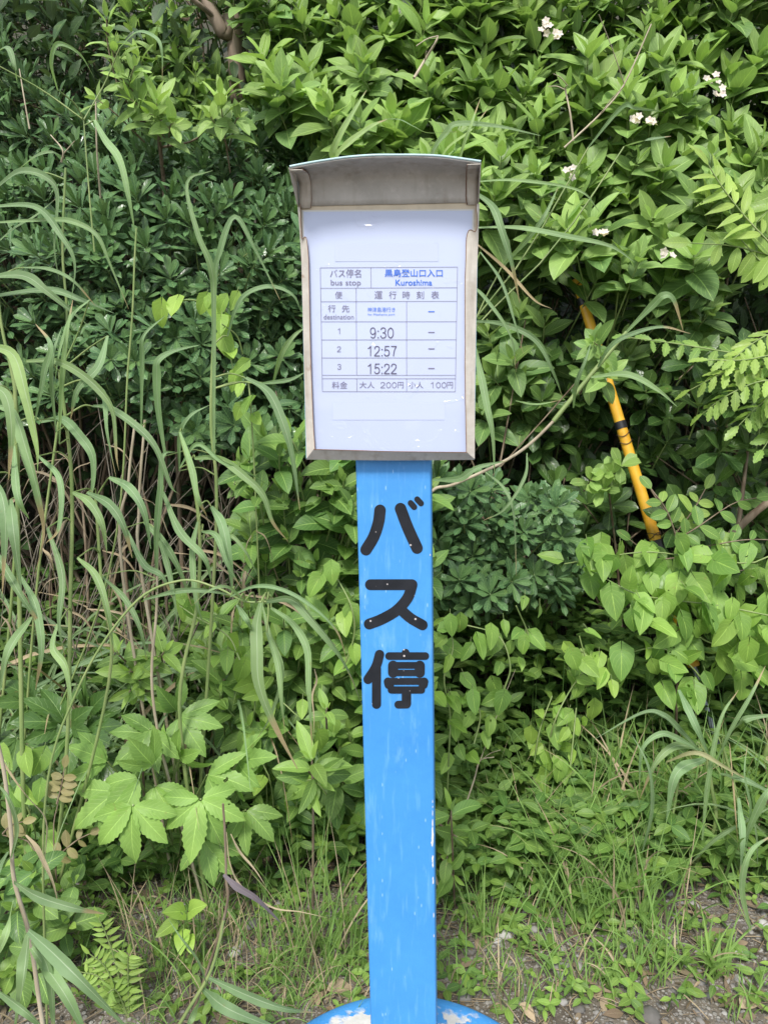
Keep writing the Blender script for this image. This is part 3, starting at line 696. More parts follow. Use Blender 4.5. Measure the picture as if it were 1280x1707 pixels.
def shoot(p, axis, la, sa, pairs=5, L=.095, W=.042, gap=.024, young=.15, pf=OVATE, bend=.5, droop=.5, lo=.62, hi=1.12, stem=.14):
    """opposite leaf pairs up a leafy shoot, the youngest at the tip"""
    sz = rng.uniform(.75, 1.22); L = L * sz; W = W * sz; young = young + rng.choice([0, 0, .15, .3]) * (.5 if young < .05 else 1); pf = WEI
    axis = unit(axis); ref = unit(np.cross(axis, rng.normal(0, 1, 3))); ref2 = np.cross(axis, ref)
    P = []; D = []; N = []; LL = []; WW = []; TT = []; BB = []
    for k in range(pairs):
        f = k / max(pairs - 1, 1)       # 0 = tip
        base = p - axis * gap * k * (.6 + .5 * f)
        a0 = k * math.pi / 2 + rng.normal(0, .25)
        for sgn in (0, math.pi):
            r = math.cos(a0 + sgn) * ref + math.sin(a0 + sgn) * ref2; el = .35 + .95 * f**.7 + rng.normal(0, .12)
            d = math.cos(el) * axis + math.sin(el) * r
            P.append(base + r * .003); D.append(d); N.append(math.sin(el) * axis - math.cos(el) * r + .30 * UP + .30 * OUT)
            sc = (.5 + .5 * min(1, (f * 2.2) + .1)) * rng.uniform(.8, 1.12)
            LL.append(L * sc); WW.append(W * sc * (.7 + .3 * f) * rng.uniform(.9, 1.1)); BB.append(bend * (.35 + f) + rng.normal(0, .12))
            TT.append((rng.uniform(lo, hi), float(np.clip(young + .55 * (1 - f)**1.6 + rng.normal(0, .07), 0, 1)), rng.uniform()))
    leaves(la, np.array(P), np.array(D), np.array(N), np.array(LL), np.array(WW), bend=np.array(BB), fold=rng.uniform(.15, .4, len(P)), tint=np.array(TT), pf=pf, R=9, C=5)
    if sa is not None:
        b = p - axis * (gap * pairs + stem) + V3(0, .05, -.02)
        tube(sa, [b, p - axis * gap * pairs * .6, p], .0032, .0012, k=4, n=6)
    return p - axis * (gap * pairs)

GUARD = [(945, 475, 45), (960, 505, 45), (970, 530, 38), (1022, 700, 36), (1035, 730, 30), (1070, 850, 36), (1085, 895, 36), (352, 15, 34), (368, 50, 34), (388, 88, 34), (398, 35, 26)]   # openings where the yellow guard shows
# ---- shrubs sampled over the face of the thicket
def shrub(name, label, cat, poly, cnt, Yf, kind, leaf, group=None, layers=((0, 1.),), stems='stem_b', trunk=None, **kw):
    pl = Plant(name, label, cat, group); la = pl.a('foliage', leaf); sa = pl.a('shoots', 'stem_g'); ba = pl.a('branches', stems)
    xs = [q[0] for q in poly]; ys = [q[1] for q in poly]; cx, cy = np.mean(xs), np.mean(ys)
    tc_ = at(trunk[0], trunk[1], Yf(trunk[0], trunk[1]) + .35) if trunk else at(cx, max(ys), Yf(cx, cy) + .45)
    rt = V3(tc_[0], tc_[1], 0); rt[2] = gz(rt[0], rt[1]) - .03; pl.root = rt + V3(0, 0, .03)
    hubs = []
    for q in scatter(poly, max(5, cnt // 14)):
        h = at(q[0], q[1], Yf(*q) + rng.uniform(.22, .4)); hubs.append(h)
        m1 = rt * .55 + h * .45 + V3(rng.normal(0, .06), rng.normal(.05, .05), rng.normal(0, .05))
        tube(ba, [rt + V3(rng.normal(0, .04), rng.normal(0, .03), 0), m1, h], .011, .004, k=5, n=9, rough=.12)
    hubs = np.array(hubs)
    for dY, frac in layers:
        pts = scatter(poly, int(cnt * frac), 4)
        for q in pts:
            if any(math.hypot(q[0] - ax_, q[1] - ay_ - 12) < ar_ for ax_, ay_, ar_ in GUARD): continue
            p = at(q[0], q[1], Yf(*q) + dY + rng.uniform(-.06, .06))
            out = unit(V3((q[0] - cx) / 500, -.85, .25 - (q[1] - cy) / 900) + rng.normal(0, .22, 3) + UP * .35)
            if kind == 'whorl': whorl(p, out, la, sa, **kw)
            else: shoot(p, unit(out * 1.1 + UP * .42), la, sa, **kw)
            if dY < .1 and rng.random() < .45:
                h = hubs[((hubs - p)**2).sum(1).argmin()]
                stem_to(ba, p - out * .1, h, .0042, .0022)
    return pl

def wave(px, py, a=.10, k=130., ph=0.):
    return a * math.sin(px / k + ph) * math.cos(py / (k * .8) + ph * 1.7)

# dark glossy whorled shrub, three bushes
YP = lambda x, y: 2.30 + .0010 * (350 - y) + wave(x, y, .06, 75, 1)
s_ = shrub('evergreen_shrub', 'dark glossy evergreen bush with narrow whorled leaves filling the upper left', 'shrub',
      [(-420, 60), (0, 60), (60, 150), (150, 190), (250, 250), (330, 245), (380, 205), (470, 185), (560, 230), (560, 430), (-420, 430)], 250, YP, 'whorl', 'pitto',
      group='evergreen shrubs with whorled leaves', layers=((0, 1), (.14, .7)), L=.086, W=.0185, n=16, young=.08, spread=(.2, 1.15)); s_.done()
s_ = shrub('evergreen_shrub', 'dark evergreen bush with rounded leaf rosettes left of the timetable board', 'shrub',
      [(-420, 430), (560, 430), (560, 640), (500, 700), (470, 760), (350, 745), (250, 690), (150, 670), (-100, 720), (-420, 760)], 210, lambda x, y: 2.20 + .0003 * (430 - y) + wave(x, y, .06, 80, 2), 'whorl', 'pitto',
      group='evergreen shrubs with whorled leaves', layers=((0, 1), (.14, .55)), L=.070, W=.0225, n=15, young=0., spread=(.45, 1.4), lo=.65, hi=1.1); s_.done()
s_ = shrub('evergreen_shrub', 'low dark evergreen bush with rosettes just right of the blue post', 'shrub',
      [(640, 800), (760, 800), (900, 820), (960, 860), (990, 940), (950, 990), (800, 1010), (640, 1010)], 62, lambda x, y: 1.98 + wave(x, y, .05, 60, .4), 'whorl', 'pitto',
      group='evergreen shrubs with whorled leaves', layers=((0, 1), (.12, .6)), L=.068, W=.020, n=14, young=.08); s_.done()

# bright opposite-leaved shrub
WG = 'flowering shrubs with bright paired leaves'
YW = lambda x, y: 2.24 + .0009 * (300 - y) + wave(x, y, .05, 75, .5)
def flowers(pl, pts, Y):
    for k_, q in enumerate(pts):
        fa = pl.a('flower', 'petal'); pl.parts[('flower', 'petal', k_)] = pl.parts.pop(('flower', 'petal'))
        c = at(q[0], q[1], Y(*q) - .09)
        for _ in range(4):
            cc = c + rng.normal(0, .009, 3); ax = unit(OUT + UP * .5 + rng.normal(0, .4, 3))
            r1 = unit(np.cross(ax, UP)); r2 = np.cross(r1, ax); an = np.arange(5) * 1.2566 + rng.uniform(0, 6)
            D = np.cos(an)[:, None] * r1 + np.sin(an)[:, None] * r2 + .5 * ax
            leaves(fa, np.tile(cc, (5, 1)), D, np.tile(ax, (5, 1)), .013, .009, bend=.4, fold=.1, pf=ROUND, R=4, C=3, tint=mk_tint(5))
M['petal'] = leafmat('petal', (.78, .70, .68), (.85, .60, .60), rough=.6, vein=0., trans=.3, spots=0)
w1 = shrub('flowering_shrub', 'light green shrub with paired pointed leaves above the timetable board', 'shrub',
      [(400, -120), (900, -120), (890, 120), (900, 300), (840, 340), (560, 330), (520, 200), (450, 190), (400, 90)], 110, YW, 'shoot', 'weig', group=WG, layers=((0, 1), (.16, .75)), L=.118, W=.071, pairs=5, young=.16); w1.done()
w2 = shrub('flowering_shrub', 'tall light green shrub with small white flowers at the upper right', 'shrub',
      [(860, -120), (1700, -120), (1700, 330), (1200, 380), (1150, 430), (880, 420), (880, 200)], 190, lambda x, y: YW(x, y) + .02, 'shoot', 'weig', group=WG, layers=((0, 1), (.16, .7)), L=.118, W=.071, pairs=5, young=.14)
flowers(w2, [(905, 50), (925, 55), (1200, 148), (1185, 125), (1080, 200), (1060, 195), (952, 287), (997, 388), (1110, 422)], YW); w2.done()
w3 = shrub('flowering_shrub', 'deeper green pointed-leaved shrub between the board and the yellow guard', 'shrub',
      [(640, 380), (900, 400), (1180, 410), (1230, 480), (1180, 560), (1060, 600), (960, 640), (900, 690), (640, 720)], 78, lambda x, y: 2.30 + .0002 * (y - 400) + wave(x, y, .08, 90, 2), 'shoot', 'weig', group=WG,
      layers=((0, 1), (.15, .6)), L=.104, W=.060, pairs=4, young=.0, lo=.6, hi=1.0); w3.done()
w4 = Plant('flowering_shrub', 'yellow-green leafy sprigs rising from the dark bush at the upper left', 'shrub', WG)
la, sa = w4.a('foliage', 'weig'), w4.a('branches', 'stem_b')
rt4 = at(275, 290, 2.45); rt4g = V3(rt4[0], rt4[1], gz(rt4[0], rt4[1]) - .02); w4.root = rt4g
tube(sa, [rt4g, rt4 * .6 + rt4g * .4, at(268, 246, 2.34), at(238, 205, 2.27), at(224, 180, 2.25)], .010, .003, n=14)
tube(sa, [at(268, 246, 2.34), at(262, 215, 2.28), at(258, 180, 2.24)], .005, .002)
for x, y, ax, pr, L in ((178, 28, (.05, -.5, 1), 4, .085), (190, 75, (-.1, -.6, .9), 4, .085), (200, 130, (-.5, -.8, .4), 4, .08), (218, 165, (-.4, -.8, .3), 4, .09), (262, 165, (.2, -.6, .9), 6, .098), (250, 190, (-.2, -.9, -.1), 4, .085),
                     (368, 160, (.05, -.6, .9), 6, .098), (350, 195, (-.2, -.9, .2), 3, .08), (290, 205, (.5, -.8, 0), 3, .08), (160, 165, (-.7, -.6, .4), 4, .08), (225, 110, (.5, -.6, .6), 4, .08), (400, 195, (.5, -.8, .1), 3, .07)):
    shoot(at(x, y, 2.2), V3(*ax), la, sa, pairs=pr, L=L, W=.042, young=.42, gap=.020, stem=.05)
tube(sa, [at(218, 180, 2.26), at(196, 140, 2.24), at(180, 75, 2.22), at(178, 32, 2.2)], .003, .0015)
tube(sa, [at(268, 246, 2.34), at(330, 230, 2.32), at(365, 170, 2.22)], .004, .0015)
w4.done()

# broad leaved evergreen, right side, open with dark gaps
b1 = shrub('broadleaf_shrub', 'dark broad-leaved bush around the yellow guard on the right', 'shrub',
      [(900, 600), (1010, 600), (1110, 640), (1130, 750), (1080, 800), (1060, 880), (960, 900), (930, 820), (890, 760)], 42, lambda x, y: 2.30 + wave(x, y, .08, 70), 'whorl', 'broad', group='broad-leaved bushes',
      layers=((0, 1), (.2, .8)), L=.088, W=.040, n=7, pf=OBOV, spread=(.5, 1.5), young=0., lo=.6, hi=1.05, bend=.35); b1.done()
b2 = shrub('broadleaf_shrub', 'broad-leaved bush with large leaf rosettes at the right edge below the pinnate fronds', 'shrub',
      [(1140, 600), (1700, 560), (1700, 960), (1100, 960), (1080, 880), (1140, 800), (1180, 740)], 95, lambda x, y: 2.12 + wave(x, y, .09, 80, 1.3), 'whorl', 'broad', group='broad-leaved bushes',
      layers=((0, 1), (.2, .6)), L=.096, W=.040, n=7, pf=OBOV, spread=(.45, 1.45), young=.08, lo=.65, hi=1.1, bend=.3); b2.done()
b3 = Plant('sapling', 'small sapling with bright rounded leaves in front of the yellow guard', 'sapling')
la, sa = b3.a('foliage', 'weig'), b3.a('stem', 'stem_b')
for x, y, n_ in ((1018, 790, 7), (1005, 815, 8), (1035, 775, 5), (985, 800, 5)):
    whorl(at(x, y, 2.05), V3(rng.normal(0, .2), -.8, .5), la, sa, n=n_, L=.062, W=.031, pf=OBOV, young=.55, spread=(.4, 1.35), stem=.05)
tube(sa, [at(1040, 1120, 2.25), at(1030, 960, 2.22), at(1018, 850, 2.12), at(1012, 800, 2.06)], .005, .002)
for x, y, pr in ((990, 572, 3), (1000, 595, 3), (985, 625, 3), (990, 570, 3), (1012, 625, 3), (1100, 960, 3)):
    shoot(at(x, y, 2.02), V3(rng.normal(0, .4), -.9, .25), la, sa, pairs=pr, L=.075, W=.042, young=.12, stem=.04)
b3.root = V3(*at(1040, 1120, 2.25)[:2], 0); b3.root[2] = gz(b3.root[0], b3.root[1]); tube(sa, [b3.root - V3(0, 0, .02), at(1040, 1120, 2.25)], .005, .005); b3.done()

# broad leaves left of the post
c1 = shrub('climbing_shrub', 'mid green broad-leaved climber left of the blue post just below the board', 'shrub',
      [(395, 760), (450, 720), (720, 720), (720, 1020), (560, 1030), (470, 1000), (430, 940), (400, 900), (410, 840)], 55, lambda x, y: 1.85 + wave(x, y, .06, 60), 'shoot', 'palm', group='broad-leaved climbers',
      layers=((0, 1), (.15, .7)), L=.090, W=.052, pairs=3, young=.02, lo=.6, hi=1.15, droop=.6); c1.done()
c2 = shrub('climbing_shrub', 'leafy tangle of ovate leaves left of the lower post', 'shrub',
      [(330, 1000), (470, 1010), (720, 1040), (720, 1330), (580, 1350), (450, 1330), (420, 1240), (330, 1130)], 80, lambda x, y: 1.82 - .0002 * (y - 1000) + wave(x, y, .06, 60, 2), 'shoot', 'palm', group='broad-leaved climbers',
      layers=((0, 1), (.15, .8)), L=.080, W=.044, pairs=3, young=.08, lo=.6, hi=1.1); c2.done()

# ---- heart leaved vines: stems with hanging leaves
def vine(label, runs, Y, L=.055, step=26, leaf='heart', young=.25, jit=16, seed_dir=-.7, group='heart-leaved vines', lo=.85, hi=1.2, dens=1.):
    pl = Plant('vine', label, 'vine', group); la, sa = pl.a('foliage', leaf), pl.a('stem', 'stem_g')
    for r in runs:
        yy = Y + rng.uniform(-.05, .05); pts = [at(x, y, yy + rng.normal(0, .02)) for x, y in r]
        if r is runs[0]:
            g0 = pts[-1].copy(); pl.root = V3(g0[0], g0[1] + .08, gz(g0[0], g0[1] + .08)); pts = pts + [pl.root]
        tube(sa, pts, .0018, .0024, k=4, n=24)
        ln_ = sum(math.dist(r[i], r[i + 1]) for i in range(len(r) - 1)); n = max(2, int(ln_ / step * dens))
        c = catmull(np.array([at(x, y, yy) for x, y in r]), n) + rng.normal(0, jit * yy / F, (n, 3)) * V3(1, .8, .7)
        D = unit(V3(0, -.35, seed_dir)[None] + rng.normal(0, .42, (n, 3))); N = unit(OUT * .8 + UP * .55 + rng.normal(0, .28, (n, 3)))
        ll = L * rng.uniform(.65, 1.15, n)
        leaves(la, c, D, N, ll, ll * rng.uniform(.72, .92, n), bend=rng.normal(.35, .2, n), fold=rng.uniform(.05, .45, n), tint=mk_tint(n, young, .15, lo, hi), pf=HEART, R=9, C=7, notch=.5)
        for q, d in zip(c, D):
            if rng.random() < .5: tube(sa, [q, q - d * .012 + V3(0, .01, .012)], .0009, k=3, n=3)
    return pl.done()
vine('yellow-green heart-leaved vine climbing a culm left of the timetable board', [[(375, 495), (378, 560), (390, 620), (402, 660), (420, 700)], [(378, 500), (350, 505), (310, 500), (270, 515)], [(370, 540), (395, 560), (405, 590)]], 1.75, L=.048, step=22, young=.5, jit=8)
vine('bright heart-leaved vine hanging in a column right of the post', [[(965, 1060), (975, 1110), (950, 1150), (925, 1200), (915, 1250), (930, 1290), (935, 1330)], [(945, 1075), (990, 1100), (1000, 1140)], [(920, 1160), (900, 1215), (890, 1270)], [(960, 1180), (955, 1230), (950, 1280)]], 1.78, L=.046, step=13, young=.45, jit=16)
vine('broad heart-leaved vine draped over the thicket at the right edge', [[(940, 940), (1000, 930), (1080, 920), (1160, 930), (1240, 940), (1330, 960)], [(1000, 960), (1060, 990), (1120, 1000), (1200, 1010), (1300, 1030)], [(1080, 1000), (1140, 1040), (1180, 1070), (1260, 1090)], [(1150, 950), (1190, 1000), (1230, 1060), (1250, 1120)], [(1250, 960), (1360, 1000), (1480, 1060)], [(1280, 1050), (1400, 1080), (1560, 1120)],
      [(1040, 1090), (1100, 1080), (1150, 1110), (1180, 1150)]], 1.80, L=.062, step=9.5, young=.22, jit=26)
vine('young heart-leaved vine over the bush left of the lower post', [[(385, 1080), (420, 1120), (425, 1180), (415, 1240), (450, 1300)], [(300, 1010), (330, 1030), (380, 1060), (400, 1100)], [(560, 960), (585, 1010), (590, 1060), (570, 1120)], [(480, 1330), (520, 1300), (560, 1350), (580, 1400)], [(470, 1170), (510, 1200), (560, 1190)]], 1.70, L=.048, step=19, young=.35, jit=14)
vine('small-leaved vine beside the right edge of the blue post', [[(745, 1030), (755, 1080), (740, 1130), (750, 1190), (748, 1260)], [(770, 1040), (830, 1060), (850, 1110), (840, 1150)], [(780, 1150), (800, 1190), (790, 1240)], [(860, 1010), (880, 1060), (870, 1090)]], 1.72, L=.044, step=13, young=.25, jit=18)
vine('wrinkled green vine leaves at the left edge beside the pale reed culm', [[(10, 1270), (40, 1330), (60, 1400), (30, 1450)], [(40, 1240), (75, 1290), (60, 1330)]], 1.42, L=.045, step=22, young=.25, jit=18)

# ---- pinnate leaves
def pinnate(la, sa, pts, pairs, L, W, young=.3, pf=ELLIP, face=None, ang=1.0, hang=.3, bend=.3, serr=0, taper=.45):
    c = catmull(pts, pairs * 2 + 4); tube(sa, pts, .0022, .0012, k=4, n=len(c))
    T = unit(np.gradient(c, axis=0)); face = unit(OUT + UP * .5) if face is None else unit(face)
    P = []; D = []; N = []; LL = []
    for k in range(pairs):
        i = 2 + k * 2; f = k / max(pairs - 1, 1)
        Sd = unit(np.cross(T[i], face))
        for s in (1, -1):
            P.append(c[i]); d = T[i] * math.cos(ang) + Sd * s * math.sin(ang) - UP * hang + rng.normal(0, .1, 3); D.append(d); N.append(face + rng.normal(0, .22, 3)); LL.append(L * (1 - taper * abs(f - .35) ** 1.2) * rng.uniform(.85, 1.1))
    P.append(c[-1]); D.append(T[-1]); N.append(face); LL.append(L * .8)
    n = len(P); leaves(la, np.array(P), np.array(D), np.array(N), np.array(LL), np.array(LL) * W, bend=rng.normal(bend, .12, n), fold=rng.uniform(.05, .3, n), tint=mk_tint(n, young, .08, .85, 1.15), pf=pf, R=11 if serr else 8, C=5, serr=serr)
p1 = Plant('pinnate_sapling', 'bright pinnate-leaved branch reaching in from the right edge above the timetable height', 'sapling', 'pinnate-leaved saplings')
la, sa = p1.a('foliage', 'pinn'), p1.a('stem', 'stem_g'); Y1 = 1.75
trunk_p = [V3(1.08, 1.95, gz(1.08, 1.95) - .02), at(1370, 800, 1.85), at(1345, 560, 1.8), at(1330, 480, Y1), at(1285, 405, Y1)]
tube(sa, trunk_p, .008, .004, n=14)
pinnate(la, sa, [at(1285, 408, Y1), at(1240, 360, Y1), at(1205, 315, Y1 - .02), at(1180, 275, Y1 - .03)], 7, .088, .24, young=.75, pf=LANCE, ang=1.05, hang=-.15, bend=.7)
for pts in ([(1330, 440), (1280, 425), (1220, 410), (1150, 405)], [(1400, 470), (1330, 440), (1280, 445), (1235, 400)], [(1330, 300), (1300, 330), (1260, 370)]):
    pinnate(la, sa, [at(x, y, Y1 + .02) for x, y in pts], 5, .078, .45, young=.4, hang=.55, face=OUT + UP * .2)
for x, y in ((1160, 340), (1175, 300), (1195, 262)):
    leaves(la, at(x + 20, y, Y1)[None], V3(-.3, -.5, .8)[None], OUT[None] + UP * .4, .06, .014, bend=.5, pf=LANCE, tint=mk_tint(1, .8))
p1.done()
p2 = Plant('pinnate_sapling', 'pale insect-eaten pinnate fronds hanging across the right edge at mid height', 'sapling', 'pinnate-leaved saplings')
la, sa = p2.a('foliage', 'pinn'), p2.a('stem', 'stem_g'); Y2 = 1.72
tube(sa, [V3(1.0, 1.9, gz(1.0, 1.9) - .02), at(1380, 900, 1.8), at(1345, 720, 1.76), at(1310, 610, Y2)], .008, .004, n=12)
for pts, n_, l_, y_ in (([(1330, 610), (1270, 598), (1200, 585), (1120, 572), (1050, 563)], 10, .060, .22), ([(1330, 620), (1270, 610), (1210, 620), (1150, 650)], 9, .058, .55), ([(1330, 640), (1270, 635), (1210, 660), (1170, 690)], 9, .055, .5),
                        ([(1350, 600), (1300, 590), (1240, 600), (1180, 600)], 9, .055, .6), ([(1350, 640), (1300, 650), (1260, 680), (1230, 710)], 8, .06, .35), ([(1340, 560), (1290, 555), (1250, 575), (1220, 600)], 8, .05, .6), ([(1360, 660), (1310, 690), (1290, 720), (1270, 750)], 7, .06, .2)):
    pinnate(la, sa, [at(x, y, Y2 + rng.uniform(-.04, .04)) for x, y in pts], n_, l_, .40, young=y_, hang=.35, serr=.16, face=OUT * .7 + UP * .8)
p2.done()
p3 = Plant('pinnate_sapling', 'small round-leafleted pinnate sapling right of the guard with a pinkish tip', 'sapling', 'pinnate-leaved saplings')
la, sa = p3.a('foliage', 'pinn'), p3.a('stem', 'stem_b'); Y3 = 1.85
tube(sa, [V3(*at(1140, 1100, 1.95)[:2], gz(*at(1140, 1100, 1.95)[:2])), at(1130, 1000, 1.9), at(1125, 890, Y3), at(1080, 810, Y3)], .004, .0018, n=12)
for pts, n_, y_ in (([(1125, 890), (1110, 850), (1085, 815)], 3, .1), ([(1125, 900), (1160, 880), (1220, 840), (1260, 830)], 4, .05), ([(1125, 890), (1155, 850), (1175, 815)], 3, .5), ([(1125, 920), (1180, 910), (1240, 900), (1290, 900)], 4, .0), ([(1128, 930), (1090, 930), (1050, 900)], 3, .05), ([(1130, 960), (1180, 960), (1240, 950)], 4, .1)):
    pinnate(la, sa, [at(x, y, Y3 + rng.uniform(-.04, .04)) for x, y in pts], n_, .056, .56, young=y_, hang=.1)
p3.done()
M['blush'] = leafmat('blush_leaf', (.20, .20, .075), (.33, .27, .13), rough=.5, vein=.4, trans=.3)
p4 = Plant('pinnate_seedling', 'brownish pinnate seedling among the reeds at the lower left', 'seedling')
la, sa = p4.a('foliage', 'blush'), p4.a('stem', 'stem_b')
r_ = at(95, 1440, 1.45); r_[2] = gz(r_[0], r_[1]); p4.root = r_
for pts, n_ in (([(95, 1340), (103, 1310), (108, 1280)], 4), ([(85, 1440), (105, 1420), (130, 1400), (150, 1390)], 3), ([(5, 1390), (20, 1375), (38, 1370)], 3)):
    pinnate(la, sa, [at(x, y, 1.42) for x, y in pts], n_, .036, .55, young=.4)
tube(sa, [r_, at(90, 1400, 1.43), at(98, 1335, 1.42)], .002, .0012); tube(sa, [r_, at(60, 1420, 1.43), at(5, 1392, 1.42)], .002, .0012); p4.done()
# fern
f1 = Plant('fern', 'small light green fern low on the soil at the lower left', 'fern')
la, sa = f1.a('fronds', 'pinn'), f1.a('stalk', 'stem_g'); fr = at(215, 1690, 1.3); fr[2] = gz(fr[0], fr[1]); f1.root = fr
for x, y, m in ((165, 1530, 10), (150, 1590, 8), (215, 1590, 10), (180, 1655, 9), (135, 1620, 9)):
    e_ = at(x, y, 1.27); pinnate(la, sa, [fr, fr * .45 + e_ * .55 + UP * .03, e_], m, .036, .28, young=.45, ang=1.2, hang=0, pf=LANCE)
f1.done()

# ---- large lobed leaves, lower left
def lobed(la, sa, p, tipdir, L, root, n=5, young=.25, spread=.68, lo=.9, hi=1.15, W=.40, face=None):
    tipdir = unit(tipdir); face = unit(UP * .75 + OUT * .75) if face is None else unit(face)
    face = unit(face - (face @ tipdir) * tipdir); Sd = np.cross(tipdir, face)
    a = (np.arange(n) - (n - 1) / 2) * spread + rng.normal(0, .06, n)
    D = np.cos(a)[:, None] * tipdir + np.sin(a)[:, None] * Sd + rng.normal(0, .06, (n, 3)); ll = L * .93 * (1 - .16 * np.abs(a)**1.3) * rng.uniform(.92, 1.05, n)
    t = mk_tint(n, young, .05, lo, hi); t[:, 0] = t[0, 0] * rng.uniform(.95, 1.05, n)
    leaves(la, p[None] + D * .004 + face * (np.arange(n) % 2)[:, None] * .002, D, np.tile(face, (n, 1)) + rng.normal(0, .14, (n, 3)), ll, ll * W, bend=rng.normal(.65, .15, n), fold=rng.uniform(.1, .32, n), tint=t, pf=LANCE2, R=19, C=7, serr=.07, ripple=.05)
    if root is not None: tube(sa, [root, root * .5 + p * .5 + UP * .05 + OUT * .02, p], .003, .002, k=4, n=8)
LANCE2 = prof(.85, 1.05)
lp = Plant('large_leaf_plant', 'bright plant with large toothed lobed leaves at the lower left', 'plant', 'large-leaved plants')
la, sa = lp.a('foliage', 'palm'), lp.a('stalk', 'stem_g'); rt = at(300, 1440, 1.72); rt[2] = gz(rt[0], rt[1]) - .01; lp.root = rt
for x, y, Y, td, L, n_, yg in ((222, 1342, 1.40, (0, -.6, -1), .125, 5, .30), (335, 1332, 1.42, (.15, -.6, -1), .13, 6, .30), (232, 1296, 1.45, (-.75, -.6, -.5), .12, 3, .25), (258, 1310, 1.47, (.6, -.6, -.7), .10, 3, .25), (195, 1320, 1.44, (-1, -.5, -.45), .12, 3, .25),
                            (345, 1292, 1.5, (.9, -.5, .1), .12, 3, .2), (300, 1262, 1.5, (.1, -.6, .8), .105, 5, .22), (300, 1196, 1.55, (.8, -.5, -.2), .12, 4, .1), (262, 1228, 1.55, (-.9, -.5, .1), .12, 4, .1), (295, 1185, 1.58, (-.2, -.5, 1), .10, 3, .05),
                            (398, 1270, 1.55, (.6, -.6, .5), .12, 5, .15), (340, 1400, 1.45, (.5, -.6, -.8), .11, 4, .15), (250, 1215, 1.5, (.2, -.7, -.6), .11, 3, .15), (410, 1350, 1.5, (.5, -.7, -.6), .10, 4, .2), (180, 1270, 1.5, (-.6, -.5, .6), .11, 3, .12), (255, 1275, 1.43, (-.2, -.6, .9), .10, 3, .25)):
    lobed(la, sa, at(x, y, Y), V3(*td), L, rt + rng.normal(0, .02, 3) * V3(1, 1, 0), n=n_, young=yg + .22)
lp.done()
lp = Plant('large_leaf_plant', 'shaded dark plant with large lobed leaves behind the reeds at the left', 'plant', 'large-leaved plants')
la, sa = lp.a('foliage', 'broad'), lp.a('stalk', 'stem_g'); rt = at(130, 1420, 1.9); rt[2] = gz(rt[0], rt[1]) - .01; lp.root = rt
for x, y, Y, td, L in ((108, 1206, 1.65, (-.6, -.5, .5), .13), (115, 1210, 1.65, (.3, -.5, .8), .12), (125, 1218, 1.63, (-.9, -.6, -.6), .13), (140, 1220, 1.63, (.8, -.6, .3), .13), (150, 1190, 1.68, (.2, -.6, .9), .12), (60, 1170, 1.7, (-.5, -.6, .5), .12), (170, 1260, 1.65, (.4, -.7, -.6), .12), (30, 1230, 1.7, (-.5, -.6, -.2), .13),
                       (-60, 1200, 1.7, (-.5, -.6, .3), .13), (-130, 1260, 1.7, (0, -.6, .3), .13), (60, 1290, 1.6, (0, -.7, -.6), .12), (-40, 1330, 1.6, (-.3, -.7, -.4), .12)):
    lobed(la, sa, at(x, y, Y), V3(*td), L, rt + rng.normal(0, .02, 3) * V3(1, 1, 0), n=4, young=.12, lo=.8, hi=1.05, spread=.55)
lp.done()
sp_ = Plant('shrub_sprig', 'bright sprig of pointed glossy leaves above the large lobed leaves', 'sprig')
la, sa = sp_.a('foliage', 'palm'), sp_.a('stem', 'stem_b'); r_ = at(235, 1250, 1.8); r_[2] = gz(r_[0], r_[1]); sp_.root = r_
for x, y, ax in ((195, 1085, (-.2, -.6, .9)), (215, 1120, (-.3, -.8, .3)), (275, 1085, (.5, -.6, .8)), (232, 1135, (0, -.9, .2)), (250, 1100, (.1, -.8, .6)), (215, 1155, (-.2, -.9, -.3))):
    shoot(at(x, y, 1.6), V3(*ax), la, sa, pairs=3, L=.066, W=.030, young=.35, gap=.014, stem=.03)
tube(sa, [r_, at(235, 1180, 1.66), at(240, 1110, 1.62)], .004, .002); sp_.done()
sp_ = Plant('shrub_sprig', 'upright glossy sprig of pointed leaves beside the post at mid height of the lower half', 'sprig')
la, sa = sp_.a('foliage', 'palm'), sp_.a('stem', 'stem_b'); r_ = at(520, 1420, 1.62); r_[2] = gz(r_[0], r_[1]); sp_.root = r_
for x, y, ax, L in ((520, 1265, (0, -.5, 1), .085), (530, 1300, (.5, -.8, .1), .08), (515, 1320, (-.3, -.9, 0), .08), (545, 1180, (.1, -.6, .8), .07), (760, 1370, (0, -.5, .9), .075), (770, 1395, (.4, -.8, .1), .07)):
    if x < 700: shoot(at(x, y, 1.5), V3(*ax), la, sa, pairs=3, L=L, W=.036, young=.22, gap=.016, stem=.05)
tube(sa, [r_, at(522, 1340, 1.53), at(520, 1270, 1.5)], .0035, .002); sp_.done()
sp_ = Plant('shrub_sprig', 'small upright leafy sprout just right of the chipped post edge', 'sprig')
la, sa = sp_.a('foliage', 'palm'), sp_.a('stem', 'stem_b'); r_ = at(758, 1500, 1.6); r_[2] = gz(r_[0], r_[1]); sp_.root = r_
for x, y, ax, L in ((752, 1350, (0, -.4, 1), .09), (762, 1395, (.6, -.8, .1), .075), (745, 1430, (-.1, -.9, .5), .07), (755, 1460, (.4, -.8, -.2), .06)):
    shoot(at(x, y, 1.52), V3(*ax), la, sa, pairs=2, L=L, W=.034, young=.15, gap=.016, stem=.03)
tube(sa, [r_, at(755, 1440, 1.55), at(752, 1360, 1.52)], .003, .002); sp_.done()
sp_ = Plant('seedling', 'bright yellow-green heart-leaved seedling on bare soil at the lower left', 'seedling')
